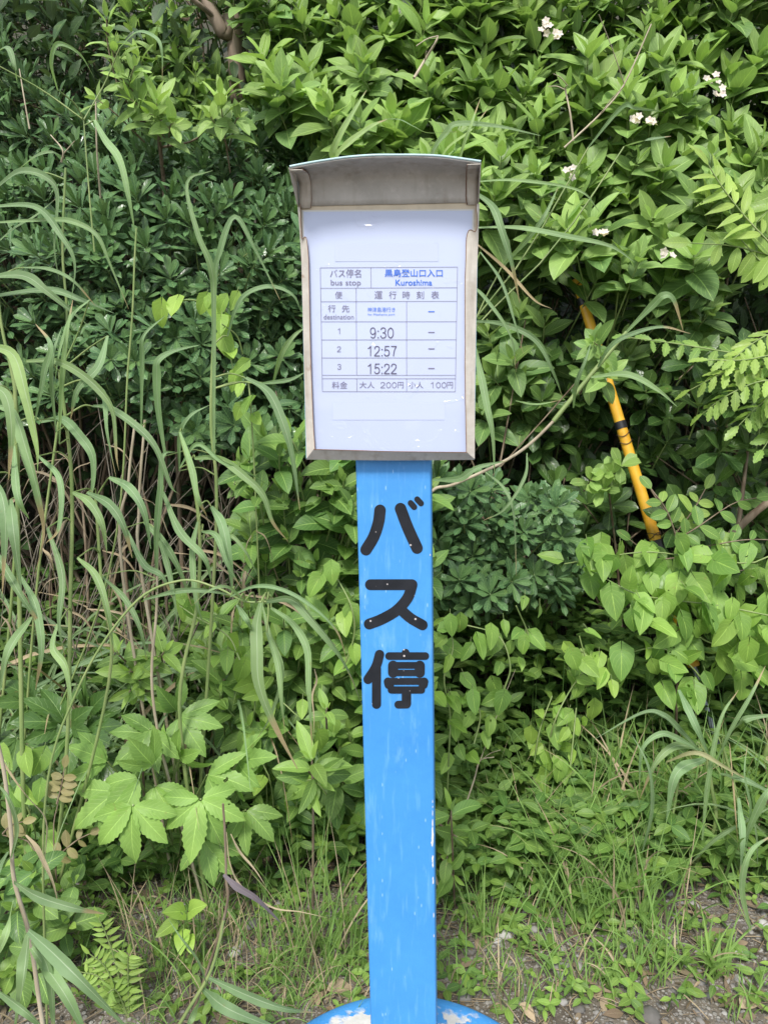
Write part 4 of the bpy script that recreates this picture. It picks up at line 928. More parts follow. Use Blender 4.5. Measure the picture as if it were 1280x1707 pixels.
la, sa = sp_.a('foliage', 'heart'), sp_.a('stem', 'stem_g'); r_ = at(308, 1600, 1.42); r_[2] = gz(r_[0], r_[1]); sp_.root = r_
for x, y, d, L in ((305, 1520, (-.5, -.6, .5), .05), (318, 1518, (.7, -.5, .7), .052), (305, 1555, (.1, -.9, -.3), .045), (290, 1540, (-.7, -.7, -.1), .042), (315, 1562, (.3, -.8, -.3), .035)):
    leaves(la, at(x, y, 1.38)[None], V3(*d)[None], (UP + OUT * .8)[None], L, L * .75, bend=.4, fold=.2, tint=mk_tint(1, .75), pf=HEART, R=9, C=7, notch=.3)
tube(sa, [r_, at(306, 1560, 1.39), at(310, 1518, 1.38)], .002, .0012); sp_.done()
rb = shrub('broadleaf_shrub', 'low bush of rounded toothed leaves at the lower left edge', 'shrub', [(-350, 1430), (60, 1430), (120, 1450), (150, 1500), (120, 1580), (40, 1640), (-350, 1680)], 48, lambda x, y: 1.36 - .0006 * (y - 1450), 'shoot', 'palm', group='broad-leaved bushes',
      layers=((0, 1), (.08, .5)), L=.062, W=.040, pairs=2, young=.06, gap=.014, stem=.04, lo=.65, hi=1.05); rb.done()

# ---------------------------------------------------------------- guy wire with yellow guard
def guy():
    m, N, L, P = newmat('yellow_plastic'); tcx = N.new('ShaderNodeTexCoord')
    L.new(mixc(N, L, ramp(N, L, noisef(N, L, 18, 5), .3, .7), (.60, .30, .02), (.78, .46, .04)), P.inputs['Base Color']); P.inputs['Roughness'].default_value = .4
    blk = simple('black_band', (.015, .015, .018), .4); wire = simple('galvanised_wire', (.20, .22, .25), .45, metal=.6, var=.5, scale=90)
    Yt, Yb = 2.42, 2.02
    A, B = at(838, 60, Yt + .13), at(1160, 1125, Yb)
    def on(py):    # point of the straight line at picture height py
        lo_, hi_ = 0., 1.
        for _ in range(40):
            mdl = (lo_ + hi_) / 2; p = A + (B - A) * mdl; rel = p - V3(0, 0, CZ)
            dz = rel[1] * math.cos(PITCH) - rel[2] * math.sin(PITCH); yy = 853.5 - F * (rel[1] * math.sin(PITCH) + rel[2] * math.cos(PITCH)) / dz
            if yy < py: lo_ = mdl
            else: hi_ = mdl
        return A + (B - A) * lo_
    gr = B + (B - A) / (B - A)[2] * (gz(B[0], B[1]) - B[2]) * 1.0
    e = empty('guy_wire', V3(gr[0], gr[1], gz(gr[0], gr[1])), 'steel guy wire with a yellow and black guard running down through the right thicket', 'guy wire')
    d = unit(B - A); top = A - d * 1.9
    a = Acc()
    r1 = unit(np.cross(d, UP)); r2 = np.cross(d, r1)
    for k in range(3):
        L0 = np.linalg.norm(gr - top); n = 220; t = np.linspace(0, 1, n)
        c = top + d * (t * L0)[:, None] + .0042 * (np.cos(t * 260 + k * 2.094)[:, None] * r1 + np.sin(t * 260 + k * 2.094)[:, None] * r2)
        tube(a, c[:2] if False else c, .0042, k=5, n=n)
    a.build('cable', wire, e)
    a = Acc(); g0, g1 = on(466), on(1110); tube(a, [g0, g1], .0150, .0172, k=20, n=30); o = a.build('guard', m, e)
    for y0, y1 in ((497, 509), (703, 715), (900, 912), (455, 466)):
        a = Acc(); tube(a, [on(y0), on(y1)], .0175 if y0 != 455 else .014, k=20, n=3); a.build('band', blk, e)
    a = Acc(); tube(a, [on(912), on(1000)], .0180, .0180, k=20, n=3); a.build('sleeve', blk, e)
    a = Acc()
    for y in (478, 725, 738, 890, 893):
        c0 = on(y); an = np.linspace(0, 6.6, 16); tube(a, [c0 + .0188 * (math.cos(t) * r1 + math.sin(t) * r2) + d * .006 * math.sin(t * 2 + y) for t in an], .0012, k=4, n=30)
    a.build('binding_wire', simple('rusty_wire', (.09, .055, .035), .7), e)
guy()

# ---------------------------------------------------------------- reeds and grasses
def reed(name, label, group, blades, Y, culms=(), via=None, root=None, mat='reed', young=.1, stemr=.0028):
    pl = Plant(name, label, name.replace('_', ' ').replace('reed clump', 'reed'), group); la = pl.a('blades', mat); sa = pl.a('culms', 'stem_g')
    rt = at(root[0], root[1], Y + .12); rt[2] = gz(rt[0], rt[1]) - .01; pl.root = rt
    culms = [([(root[0], root[1]), *pts] if pts[0][1] > 850 else list(pts), wd, mt) for pts, wd, mt in culms]
    for b in blades:
        pts, wd = b[0], b[1]; opt = b[2] if len(b) > 2 else {}
        Yb = Y + opt.get('dY', rng.uniform(-.06, .06)); n = len(pts)
        bow = opt.get('bow', -.07); P = [at(x, y, Yb + bow * math.sin(math.pi * i / (n - 1) * .8)) for i, (x, y) in enumerate(pts)]
        blade(la, P, wd * Yb / F * rng.uniform(.85, 1.08), tint=(rng.uniform(.8, 1.2), float(np.clip(rng.normal(opt.get('young', young), .12), 0, 1)), opt.get('d', 0.)), n=26, twist=rng.normal(0, .5), dry=opt.get('dry', float(rng.choice([0, 0, .08, .16, .24]))), fold=rng.uniform(.2, .5))
        if not opt.get('nostem'):
            s = P[0]; cs_ = np.concatenate([catmull(np.array([at(x, y, Y + .05) for x, y in c_[0]]), 30) for c_ in culms]) if culms else rt[None]
            w_ = np.linalg.norm(cs_ - s, axis=1) + 2.0 * np.maximum(0, cs_[:, 2] - s[2]); q_ = cs_[w_.argmin()]
            if via: tube(sa, [rt + V3(rng.normal(0, .012), 0, 0), at(via[0] + rng.normal(0, 14), via[1], Y), s * .6 + q_ * .4 if culms else s * .75 + at(via[0], via[1], Y) * .25, s], .002, .0014, k=4, n=14)
            else: tube(sa, [q_, q_ * .5 + s * .5 + V3(0, .02, .01), s], .002, .0014, k=4, n=8)
    ca = pl.a('culms', 'stem_g')
    for pts, wd, mt in culms:
        c_ = pl.a('culms', mt); cp = [at(x, y, Y + .05) for x, y in pts]; cp[0] = rt + V3(rng.normal(0, .03), 0, 0) if pts[0] == (root[0], root[1]) else cp[0]
        tube(c_, cp, wd * Y / F / 2, wd * Y / F / 2.6, k=6, n=len(pts) * 6)
    return pl
RG = 'reed clumps along the thicket'
r = reed('reed_clump', 'long arching reed blades crossing the dark bush at the upper left edge', RG, [
 ([(97, 150), (87, 105), (98, 73), (134, 90), (158, 130)], 8), ([(200, 80), (230, 54), (262, 65), (271, 92), (271, 138)], 7), ([(158, 200), (175, 232), (200, 268), (215, 330), (225, 385)], 14), ([(30, 284), (60, 262), (85, 254), (108, 262)], 8),
 ([(-20, 330), (10, 302), (38, 286), (75, 294), (98, 325), (92, 410), (100, 470)], 12), ([(-20, 345), (60, 345), (103, 392), (126, 440), (118, 512)], 11), ([(-20, 372), (80, 367), (122, 370), (162, 392), (185, 442), (215, 515)], 9),
 ([(-20, 462), (40, 460), (82, 488), (145, 540)], 15), ([(-20, 495), (80, 484), (135, 500), (190, 522)], 15), ([(40, 446), (82, 449), (122, 468), (160, 510)], 8), ([(-20, 100), (12, 80), (25, 110), (30, 140)], 9), ([(-30, 430), (20, 385), (60, 360), (95, 330)], 8)], 1.6, root=(-20, 1330), culms=[([(-15, 1000), (-10, 700), (-20, 420)], 7, 'stem_g'), ([(60, 1000), (110, 600), (105, 420), (110, 280)], 5, 'stem_g'), ([(20, 1000), (30, 700), (0, 520), (-10, 330)], 6, 'stem_g'), ([(170, 1000), (215, 600), (225, 430), (228, 380)], 4, 'stem_g'), ([(158, 420), (150, 330), (140, 200)], 3, 'stem_g')]); r.done()
r = reed('reed_clump', 'bent upright reed blades standing in front of the dark rosettes left of the board', RG, [
 ([(357, 760), (357, 515), (352, 445), (330, 390), (312, 305), (355, 284)], 12), ([(358, 760), (358, 490), (368, 420), (392, 362), (424, 412), (467, 500)], 13), ([(380, 560), (392, 520), (412, 490), (452, 478), (488, 492), (502, 520)], 10), ([(236, 711), (238, 600), (240, 560), (276, 526)], 9),
 ([(276, 760), (264, 680), (262, 625), (264, 601), (290, 585), (333, 575)], 12), ([(300, 785), (302, 727), (317, 695), (350, 675)], 12), ([(410, 630), (447, 654), (471, 703), (487, 760), (500, 850)], 18), ([(455, 640), (470, 590), (490, 560), (510, 545)], 10), ([(430, 640), (480, 634), (510, 620)], 8)],
 1.55, culms=[([(360, 900), (352, 700), (358, 520)], 7, 'stem_g'), ([(240, 980), (232, 850), (242, 700)], 6, 'stem_t'), ([(205, 960), (215, 800), (226, 700)], 6, 'stem_t')], root=(330, 1330), young=.05); r.done()
r = reed('reed_clump', 'dense curtain of broad drooping reed blades at the left edge', RG, [
 ([(-15, 577), (24, 593), (45, 662), (63, 744), (64, 790)], 23, dict(young=.7)), ([(0, 678), (24, 690), (45, 752), (65, 825), (75, 890), (59, 960)], 21, dict(dry=.38)), ([(45, 602), (93, 602), (134, 622), (170, 654), (190, 690), (195, 760), (199, 785)], 13),
 ([(70, 703), (105, 699), (134, 727), (155, 760), (156, 808), (146, 845)], 16), ([(155, 677), (183, 681), (227, 711), (260, 748), (284, 809), (300, 825)], 15), ([(24, 744), (30, 825), (49, 865)], 14), ([(18, 833), (24, 890), (37, 990)], 20), ([(65, 760), (101, 800), (100, 878), (77, 906)], 13, dict(dry=.3)),
 ([(95, 720), (88, 640), (90, 590), (104, 545)], 12), ([(100, 740), (105, 640), (112, 560), (122, 500)], 11), ([(60, 700), (75, 620), (85, 575), (60, 540)], 10), ([(122, 821), (150, 837), (171, 874), (179, 922)], 17), ([(146, 821), (183, 841), (207, 878), (221, 930)], 17),
 ([(183, 796), (215, 813), (240, 853), (252, 915)], 17), ([(-20, 790), (5, 830), (10, 900), (5, 990)], 20), ([(-20, 900), (10, 950), (40, 1000), (80, 1060)], 16), ([(80, 880), (105, 960), (100, 1040), (110, 1100)], 15), ([(130, 930), (160, 960), (180, 1020), (190, 1090)], 13),
 ([(53, 1029), (15, 1087), (0, 1160)], 16), ([(97, 1040), (90, 1080), (110, 1110), (119, 1160), (119, 1213)], 17), ([(180, 560), (165, 610), (130, 650), (118, 700)], 12), ([(150, 640), (175, 660), (180, 720), (195, 800)], 12), ([(-20, 640), (10, 660), (20, 720), (15, 800)], 16), ([(35, 960), (60, 1010), (70, 1080), (60, 1150)], 14), ([(150, 500), (120, 530), (100, 590), (90, 660)], 9)],
 1.38, root=(40, 1330), culms=[([(40, 1330), (35, 1100), (30, 850), (25, 600)], 9, 'stem_g'), ([(110, 1280), (118, 1000), (120, 800), (100, 620)], 8, 'stem_g'), ([(180, 1150), (170, 980), (160, 830)], 7, 'stem_g')], young=.08); r.done()
r = reed('reed_clump', 'loose blue-green reed blades arching between the left curtain and the vine leaves', RG, [
 ([(262, 960), (262, 890), (268, 817), (272, 760), (292, 753)], 13), ([(272, 820), (300, 886), (341, 930), (353, 970)], 14), ([(325, 764), (365, 764), (406, 792), (439, 825), (455, 870), (480, 902)], 13), ([(353, 845), (370, 874), (382, 930), (388, 990)], 17), ([(337, 886), (361, 894), (378, 938), (402, 980)], 12),
 ([(300, 780), (330, 740), (372, 770), (420, 790), (460, 820)], 10), ([(262, 890), (280, 940), (292, 1000), (300, 1060)], 13), ([(240, 870), (270, 900), (300, 950), (320, 1010)], 12), ([(330, 870), (322, 920), (328, 1000), (340, 1040)], 14), ([(300, 720), (320, 780), (330, 830), (345, 860)], 12), ([(210, 880), (240, 940), (270, 960), (290, 1000)], 11),
 ([(340, 900), (380, 890), (410, 920), (430, 960)], 8), ([(240, 1000), (300, 985), (350, 985), (400, 995)], 9), ([(170, 960), (210, 1000), (235, 1050), (245, 1100)], 12)], 1.45, root=(290, 1330),
 culms=[([(300, 1200), (330, 1000), (330, 850), (300, 720)], 8, 'stem_g'), ([(260, 1200), (262, 1000), (265, 800)], 6, 'stem_t')], young=.03); r.done()
r = reed('reed_clump', 'hanging reed head with broad pale blades just left of the blue post', RG, [
 ([(436, 1005), (429, 1040), (429, 1085), (432, 1140), (455, 1203), (496, 1282)], 23, dict(young=.3)), ([(445, 1003), (487, 1000), (525, 1038), (562, 1083), (585, 1125), (603, 1175)], 21, dict(young=.2)), ([(452, 1013), (487, 1038), (512, 1080), (515, 1140), (518, 1190), (520, 1244)], 15),
 ([(385, 994), (423, 978), (464, 981), (512, 1005), (560, 1050), (578, 1100)], 9), ([(445, 1054), (464, 1108), (471, 1178), (477, 1235)], 14), ([(395, 1008), (410, 1030), (423, 1057)], 12), ([(438, 1010), (450, 1060), (470, 1120), (452, 1190), (430, 1230)], 10), ([(408, 1003), (380, 980), (350, 985), (320, 1010)], 8)],
 1.12, root=(60, 1480), culms=[([(75, 1350), (130, 1150), (220, 1010), (300, 968), (362, 980), (407, 1002), (445, 1003)], 5, 'stem_g')], young=.2); r.done()
r = reed('reed_clump', 'near reed with wide blades and white midribs at the bottom left corner', RG, [
 ([(48, 1552), (97, 1596), (150, 1649), (230, 1730)], 32, dict(nostem=1)), ([(48, 1557), (40, 1630), (20, 1760)], 28, dict(nostem=1, young=.3)), ([(53, 1567), (82, 1620), (92, 1740)], 24, dict(nostem=1, young=.25)), ([(24, 1470), (63, 1494), (121, 1513), (174, 1523)], 17, dict(nostem=1)), ([(24, 1500), (10, 1560), (-20, 1620)], 15, dict(nostem=1)),
 ([(-20, 1640), (39, 1683), (90, 1730)], 20, dict(nostem=1)), ([(53, 1580), (110, 1660), (150, 1740)], 22, dict(nostem=1)), ([(20, 1430), (30, 1380), (15, 1330), (-10, 1300)], 12, dict(nostem=1)), ([(14, 1420), (-10, 1470), (-20, 1560)], 14, dict(nostem=1))],
 1.0, root=(60, 1760), culms=[([(80, 1800), (62, 1640), (48, 1552), (24, 1465), (19, 1387), (8, 1290), (-5, 1230)], 9, 'stem_t')], young=.08); r.done()
r = reed('reed_clump', 'leaning reed with a purplish upper culm and wide blades over the bottom left soil', RG, [
 ([(339, 1649), (383, 1683), (480, 1722)], 23, dict(nostem=1)), ([(349, 1630), (412, 1659), (470, 1680), (525, 1688)], 18, dict(nostem=1)), ([(335, 1660), (318, 1700), (300, 1740)], 16, dict(nostem=1)), ([(345, 1640), (330, 1600), (300, 1560), (280, 1530)], 5, dict(nostem=1))],
 1.12, root=(280, 1760), culms=[([(270, 1760), (310, 1690), (349, 1625), (366, 1570), (373, 1533)], 8, 'stem_g'), ([(373, 1533), (377, 1460), (375, 1387), (372, 1340)], 6, 'stem_b')], young=.05); 
blade(r.a('blades', 'purple'), [at(373, 1458, 1.13), at(395, 1478, 1.12), at(430, 1500, 1.12), at(470, 1540, 1.14)], .012, n=20)
M['purple'] = leafmat('purple_blade', (.15, .13, .17), (.2, .18, .2), rough=.55, vein=.2, trans=.15, grass=True, midrib=(.3, .28, .3), dry=(.15, .12, .12))
r.done()
r = reed('reed_clump', 'reed blades rising from behind the hood of the board', RG, [
 ([(545, 300), (552, 262), (568, 223), (590, 185), (611, 150)], 11, dict(young=.6)), ([(550, 305), (562, 262), (583, 238), (619, 211), (645, 199)], 13, dict(young=.6)), ([(705, 300), (725, 248), (745, 222), (763, 207), (830, 211), (900, 226)], 13, dict(young=.3)), ([(720, 300), (745, 250), (783, 219), (814, 180)], 7, dict(young=.5)), ([(758, 300), (772, 245), (787, 203), (800, 165)], 6, dict(young=.6)),
 ([(640, 199), (665, 200), (690, 212), (715, 222), (762, 219)], 5, dict(d=1., nostem=1)),
 ([(790, 320), (821, 345), (837, 386), (853, 439), (866, 505)], 12), ([(785, 380), (862, 380), (943, 394), (1016, 410), (1057, 437)], 10), ([(790, 303), (862, 301), (963, 317), (1000, 355)], 6), ([(835, 447), (898, 374), (930, 312)], 9), ([(980, 246), (1036, 179), (1060, 180), (1105, 186)], 8), ([(1040, 244), (1080, 233), (1118, 227)], 7),
 ([(780, 395), (841, 447), (890, 500), (920, 515)], 5, dict(d=1)), ([(785, 535), (841, 541), (894, 568), (922, 620), (937, 662)], 11), ([(786, 560), (800, 620), (812, 680), (821, 726), (824, 790)], 11), ([(780, 470), (810, 500), (850, 560), (860, 620)], 8), ([(800, 420), (835, 470), (858, 540), (872, 590)], 6)],
 1.45, root=(668, 1480), young=.15, via=(652, 820)); r.done()
r = reed('reed_clump', 'single slanting tan reed culm with a few blades right of the board', RG, [
 ([(1044, 553), (1085, 511), (1105, 493), (1122, 500), (1138, 551)], 12, dict(nostem=1)), ([(996, 612), (1015, 580), (1045, 560), (1100, 545), (1150, 556)], 10, dict(nostem=1)), ([(985, 629), (1044, 625), (1093, 649), (1128, 678)], 12, dict(nostem=1)), ([(722, 800), (765, 798), (797, 779), (845, 768)], 11, dict(nostem=1)),
 ([(878, 755), (874, 795), (841, 848), (805, 868)], 7, dict(nostem=1, d=1.)), ([(809, 787), (840, 815), (856, 860), (860, 960)], 6, dict(nostem=1, d=.8)), ([(859, 668), (894, 674), (935, 667)], 4, dict(nostem=1, d=1.)), ([(955, 680), (960, 640), (975, 600), (985, 570)], 7, dict(nostem=1))],
 1.5, root=(715, 1350), culms=[([(700, 1350), (690, 1000), (700, 860), (722, 817), (760, 806), (857, 759), (922, 702), (980, 630)], 6.5, 'stem_t'), ([(922, 702), (980, 630), (1005, 600), (1044, 553)], 8, 'stem_g')], young=.1); r.done()
r = reed('reed_clump', 'fountain of arching grey-green blades in the lower right', RG, [
 ([(1160, 1245), (1130, 1215), (1105, 1193), (1070, 1189), (991, 1232)], 13), ([(1165, 1250), (1130, 1232), (1100, 1224), (1070, 1250), (1065, 1315)], 13), ([(1170, 1250), (1127, 1243), (1092, 1272), (1065, 1333)], 15), ([(1175, 1265), (1127, 1290), (1110, 1370)], 17), ([(1201, 1240), (1227, 1208), (1250, 1197), (1310, 1190)], 15), ([(1131, 1150), (1157, 1206), (1184, 1266)], 13),
 ([(1230, 1330), (1236, 1400), (1232, 1460)], 14), ([(1200, 1290), (1240, 1300), (1300, 1330)], 12), ([(1190, 1280), (1215, 1220), (1250, 1160), (1275, 1110)], 9), ([(1180, 1290), (1190, 1230), (1185, 1180)], 8), ([(1240, 1400), (1262, 1350), (1280, 1320), (1310, 1300)], 16), ([(1070, 1420), (1085, 1350), (1080, 1280), (1050, 1220)], 9), ([(1170, 1400), (1180, 1300), (1200, 1200), (1230, 1150)], 9),
 ([(1242, 1420), (1250, 1350), (1240, 1290), (1245, 1240)], 5, dict(d=1.)), ([(1262, 1440), (1258, 1380), (1240, 1320)], 5, dict(d=1.)), ([(1215, 1240), (1224, 1350), (1230, 1420)], 5, dict(d=1.)), ([(1110, 1270), (1160, 1255), (1210, 1280), (1265, 1310)], 8, dict(d=.6)),
 ([(1150, 1440), (1190, 1400), (1240, 1370), (1310, 1330)], 8), ([(1250, 1550), (1235, 1480), (1250, 1420), (1290, 1390)], 14, dict(dY=-.2))],
 1.6, root=(1190, 1430), young=.12, culms=[([(1190, 1380), (1185, 1310), (1175, 1255)], 8, 'stem_g'), ([(1235, 1400), (1225, 1320), (1203, 1242)], 7, 'stem_g'), ([(1100, 1400), (1120, 1360), (1130, 1300)], 6, 'stem_g')]); r.done()

# tufts generated blade by blade
def tuft(label, spots, n, H, wd, Y=None, mat='grass', young=.3, name='grass_tuft', cat='grass tuft', group='grass tufts', a1=(.5, 1.6), spread=.06, dryfrac=.1, az=None):
    pl = Plant(name, label, cat, group); la = pl.a('blades', mat); ds = pl.a('dry_blades', 'straw')
    rs = []
    for (x, y) in spots:
        rs.append(on_ground(x, y))
    pl.root = rs[0].copy()
    for i in range(n):
        g = rs[i % len(rs)] + V3(rng.normal(0, spread), rng.normal(0, spread * .7), 0); g[2] = gz(g[0], g[1]) - .005
        a_ = rng.uniform(0, 6.28) if az is None else rng.normal(az, .8)
        pts = arch(g, a_, H * rng.uniform(.45, 1.1), rng.uniform(.02, .35), rng.uniform(*a1))
        blade(la if rng.random() > dryfrac else ds, pts, wd * rng.uniform(.6, 1.2), face=unit(UP * .6 + OUT * .7 + rng.normal(0, .3, 3)), tint=(rng.uniform(.8, 1.2), float(np.clip(rng.normal(young, .15), 0, 1)), 0), n=12, twist=rng.normal(0, .5), dry=rng.choice([0, 0, .15]))
    return pl.done()
tuft('upright thin grass tuft close to the left side of the blue post', [(520, 1620), (560, 1610), (490, 1640)], 110, .34, .0032, a1=(.1, .9), young=.45, spread=.05, dryfrac=.2)
tuft('tangled fine grass tuft on the soil left of the post', [(470, 1650), (420, 1660), (530, 1660)], 90, .15, .0022, a1=(.8, 2.2), young=.4, spread=.06, dryfrac=.35)
tuft('thin grass tuft below the large lobed leaves', [(290, 1620), (260, 1600), (330, 1640)], 90, .24, .003, a1=(.2, 1.4), young=.35, dryfrac=.25)
tuft('small grass tuft right of the post on the bare litter', [(800, 1560), (812, 1575)], 34, .19, .0042, a1=(.1, .9), young=.5, spread=.018, dryfrac=.1)
tuft('broad pale grass clump in the centre of the lower right', [(960, 1540), (1020, 1520), (1060, 1540), (920, 1520)], 190, .34, .0048, a1=(.3, 1.5), young=.4, spread=.06)
tuft('dense tall grass behind the pale clump at the lower right', [(1000, 1440), (1060, 1430), (960, 1430), (1110, 1440)], 130, .42, .0068, a1=(.2, 1.5), young=.25, spread=.08)
tuft('tall grass against the thicket at the lower right edge', [(1200, 1430), (1250, 1450), (1300, 1440), (1160, 1440)], 150, .44, .0085, a1=(.3, 1.6), young=.2, spread=.08)
tuft('wide-bladed light green tuft on the gravel at the lower right', [(1180, 1640), (1190, 1630)], 22, .17, .0075, a1=(.7, 1.6), young=.6, spread=.012, dryfrac=0)
tuft('low grass strip in front of the pale clump on the gravel', [(1010, 1650), (1060, 1640), (960, 1640), (1100, 1630), (1130, 1620)], 130, .13, .0045, a1=(.4, 1.5), young=.5, spread=.035)
tuft('short grass tuft by the right side of the round foot', [(850, 1680), (830, 1650), (880, 1690)], 70, .10, .003, a1=(.3, 1.4), young=.35, spread=.03, dryfrac=.2)
tuft('sparse grass tuft at the bottom right corner', [(1230, 1690), (1260, 1660)], 30, .09, .0038, a1=(.5, 1.6), young=.4, spread=.035)
tuft('thin arching grass between the post and the vine column', [(850, 1450), (900, 1440), (800, 1440)], 80, .34, .0042, a1=(.3, 1.7), young=.25, spread=.06, dryfrac=.2)
tuft('grass tuft beside the reed culm at the bottom left', [(380, 1580), (340, 1560), (420, 1570)], 60, .17, .003, a1=(.4, 1.6), young=.35, spread=.04, dryfrac=.3)
tuft('grass growing beyond the left reeds at the foot of the bank', [(60, 1400), (-60, 1400), (140, 1380), (-180, 1400)], 120, .5, .009, mat='reed', a1=(.5, 1.9), young=.1, spread=.1)
tuft('grass beyond the right frame at the foot of the bank', [(1400, 1420), (1500, 1430), (1350, 1450), (1600, 1420)], 150, .5, .009, mat='reed', a1=(.5, 1.9), young=.1, spread=.1)

tuft('patch of fine weedy grass along the foot of the bank left of the post', [(180, 1560), (400, 1540), (560, 1540), (300, 1530), (100, 1560)], 120, .15, .0035, a1=(.5, 1.8), young=.3, spread=.09, dryfrac=.25)
tuft('thin weedy grass on the soil at the bottom left between the two near reeds', [(230, 1660), (300, 1690), (400, 1690), (150, 1680)], 120, .11, .003, a1=(.5, 1.9), young=.3, spread=.07, dryfrac=.15)
tuft('thin fringe of grass round the left rim of the round foot', [(480, 1690), (520, 1680), (590, 1640)], 70, .09, .0026, a1=(.4, 1.6), young=.35, spread=.04, dryfrac=.3)
tuft('scattered weedy grass between the post and the pale clump', [(880, 1600), (780, 1620), (830, 1530), (760, 1520)], 110, .14, .0034, a1=(.4, 1.8), young=.35, spread=.07, dryfrac=.25)
tuft('mass of long green reeds filling the left edge behind the nearest blades', [(-40, 1330), (60, 1330), (140, 1320), (-160, 1330), (220, 1310)], 110, 1.15, .017, mat='reed', a1=(1.3, 2.7), young=.08, spread=.07, dryfrac=.12, name='reed_clump', cat='reed', group=RG)
tuft('slender green reeds standing in the shade between the left reeds and the vine', [(300, 1320), (380, 1320), (340, 1310)], 45, .95, .012, mat='reed', a1=(1.0, 2.5), young=.03, spread=.07, dryfrac=.15, name='reed_clump', cat='reed', group=RG)
# dead straw behind the left reeds
pl = Plant('dead_reed_stalks', 'tangle of tan dead reed stalks in the shade behind the left reeds', 'dead reeds'); pl.root = V3(-.55, 1.9, gz(-.55, 1.9))
sa = pl.a('stalks', 'stem_d'); la = pl.a('dry_blades', 'straw')
for i in range(70):
    x = rng.uniform(-250, 430); y0 = rng.uniform(1000, 1120); lean = rng.normal(70, 120); h = rng.uniform(180, 360); Y = rng.uniform(1.95, 2.2)
    tube(sa, [at(x - lean * .3, y0 + 60, Y + .05), at(x + lean * .2, y0 - h * .5, Y), at(x + lean * .75, y0 - h, Y + rng.normal(0, .05))], rng.uniform(.0014, .0034), .001, k=4, n=7)
for i in range(60):
    x = rng.uniform(-250, 430); y0 = rng.uniform(720, 1030); Y = rng.uniform(1.6, 2.0); dx = rng.normal(0, 70); dy = rng.uniform(40, 150)
    blade(la, [at(x, y0, Y), at(x + dx * .5, y0 + dy * .2, Y - .03), at(x + dx, y0 + dy, Y)], rng.uniform(.004, .010), tint=(rng.uniform(.5, 1.), rng.uniform(0, .6), rng.uniform(0, .5)), n=12, twist=rng.normal(0, 2))
pl.done()
def dry_strip(label, pts, wd, Y, mat='straw'):
    pl = Plant('dry_blade', label, 'dead leaf', 'dried reed blades'); a = pl.a('ribbon', mat); P = [at(x, y, Y) for x, y in pts]
    pl.root = P[-1].copy(); blade(a, P, wd * Y / F, n=30, twist=rng.normal(0, 1.5), tint=(1.1, .5, 0)); e = pl.done()
dry_strip('curled tan dry blade hanging down the left edge above the round-leaved bush', [(0, 1261), (20, 1290), (48, 1329), (78, 1368), (75, 1436)], 9, 1.15)
dry_strip('short pointed dry blade below the curled one at the left', [(44, 1392), (60, 1410), (73, 1436), (88, 1470), (99, 1513)], 9, 1.15)
dry_strip('pale thin bowed stalk lying over the soil beside the purplish culm', [(378, 1387), (384, 1440), (405, 1480), (455, 1513), (500, 1520), (545, 1530)], 4, 1.2)
dry_strip('second bowed straw stalk right of the purplish culm', [(385, 1390), (400, 1420), (425, 1450), (445, 1480)], 4.5, 1.22)
dry_strip('white twisted dry leaf tip hanging by the reed head near the post', [(524, 1115), (528, 1135), (521, 1160), (524, 1200), (521, 1245)], 4, 1.14)

# ---------------------------------------------------------------- woody stems and trees at the top
def tree(label, tr, branches, crown, leaf, kind='whorl', **kw):
    pl = Plant('tree', label, 'tree', 'small trees on the bank'); ba = pl.a('trunk', 'bark'); P = [at(x, y, Y) for x, y, Y in tr[0]]
    g = V3(P[0][0], P[0][1] + .1, 0); g[2] = gz(g[0], g[1]) - .02; pl.root = g + V3(0, 0, .02)
    tube(ba, [g] + P, tr[1], tr[2], k=9, n=30, rough=.06)
    for b, r0, r1 in branches: tube(ba, [at(x, y, Y) for x, y, Y in b], r0, r1, k=6, n=14, rough=.1)
    la = pl.a('crown', leaf)
    for q in scatter(crown[0], crown[1], 2):
        p = at(q[0], q[1], rng.uniform(*crown[2]))
        (whorl if kind == 'whorl' else shoot)(p, unit(V3(rng.normal(0, .4), -.6, .7)), la, None, **kw)
    pl.done()
tree('small tree with a smooth brown trunk rising out of frame at the upper left', ([(395, 112, 2.75), (375, 60, 2.72), (345, 0, 2.7), (325, -90, 2.75), (330, -250, 2.8)], .030, .018),
     [([(395, 100, 2.75), (400, 30, 2.8), (392, -40, 2.85), (420, -160, 2.9)], .017, .009), ([(360, 30, 2.7), (310, -10, 2.6), (240, -60, 2.6)], .01, .005), ([(345, 0, 2.7), (365, -60, 2.6), (380, -150, 2.6)], .012, .006)],
     ([(100, -420), (620, -420), (600, -190), (350, -160), (150, -160)], 45, (2.9, 3.4)), 'weig', kind='shoot', L=.085, W=.038, pairs=4)
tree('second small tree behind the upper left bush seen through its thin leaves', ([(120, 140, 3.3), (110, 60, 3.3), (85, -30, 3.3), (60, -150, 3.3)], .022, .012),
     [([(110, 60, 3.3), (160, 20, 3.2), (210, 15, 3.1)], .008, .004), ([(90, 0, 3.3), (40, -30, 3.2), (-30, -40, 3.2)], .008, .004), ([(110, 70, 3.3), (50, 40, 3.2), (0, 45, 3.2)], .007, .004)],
     ([(-300, -300), (330, -300), (300, 20), (180, 30), (120, 70), (30, 110), (-300, 130)], 120, (3.0, 3.6)), 'bgleaf', L=.075, W=.015, n=9, pf=LANCE)
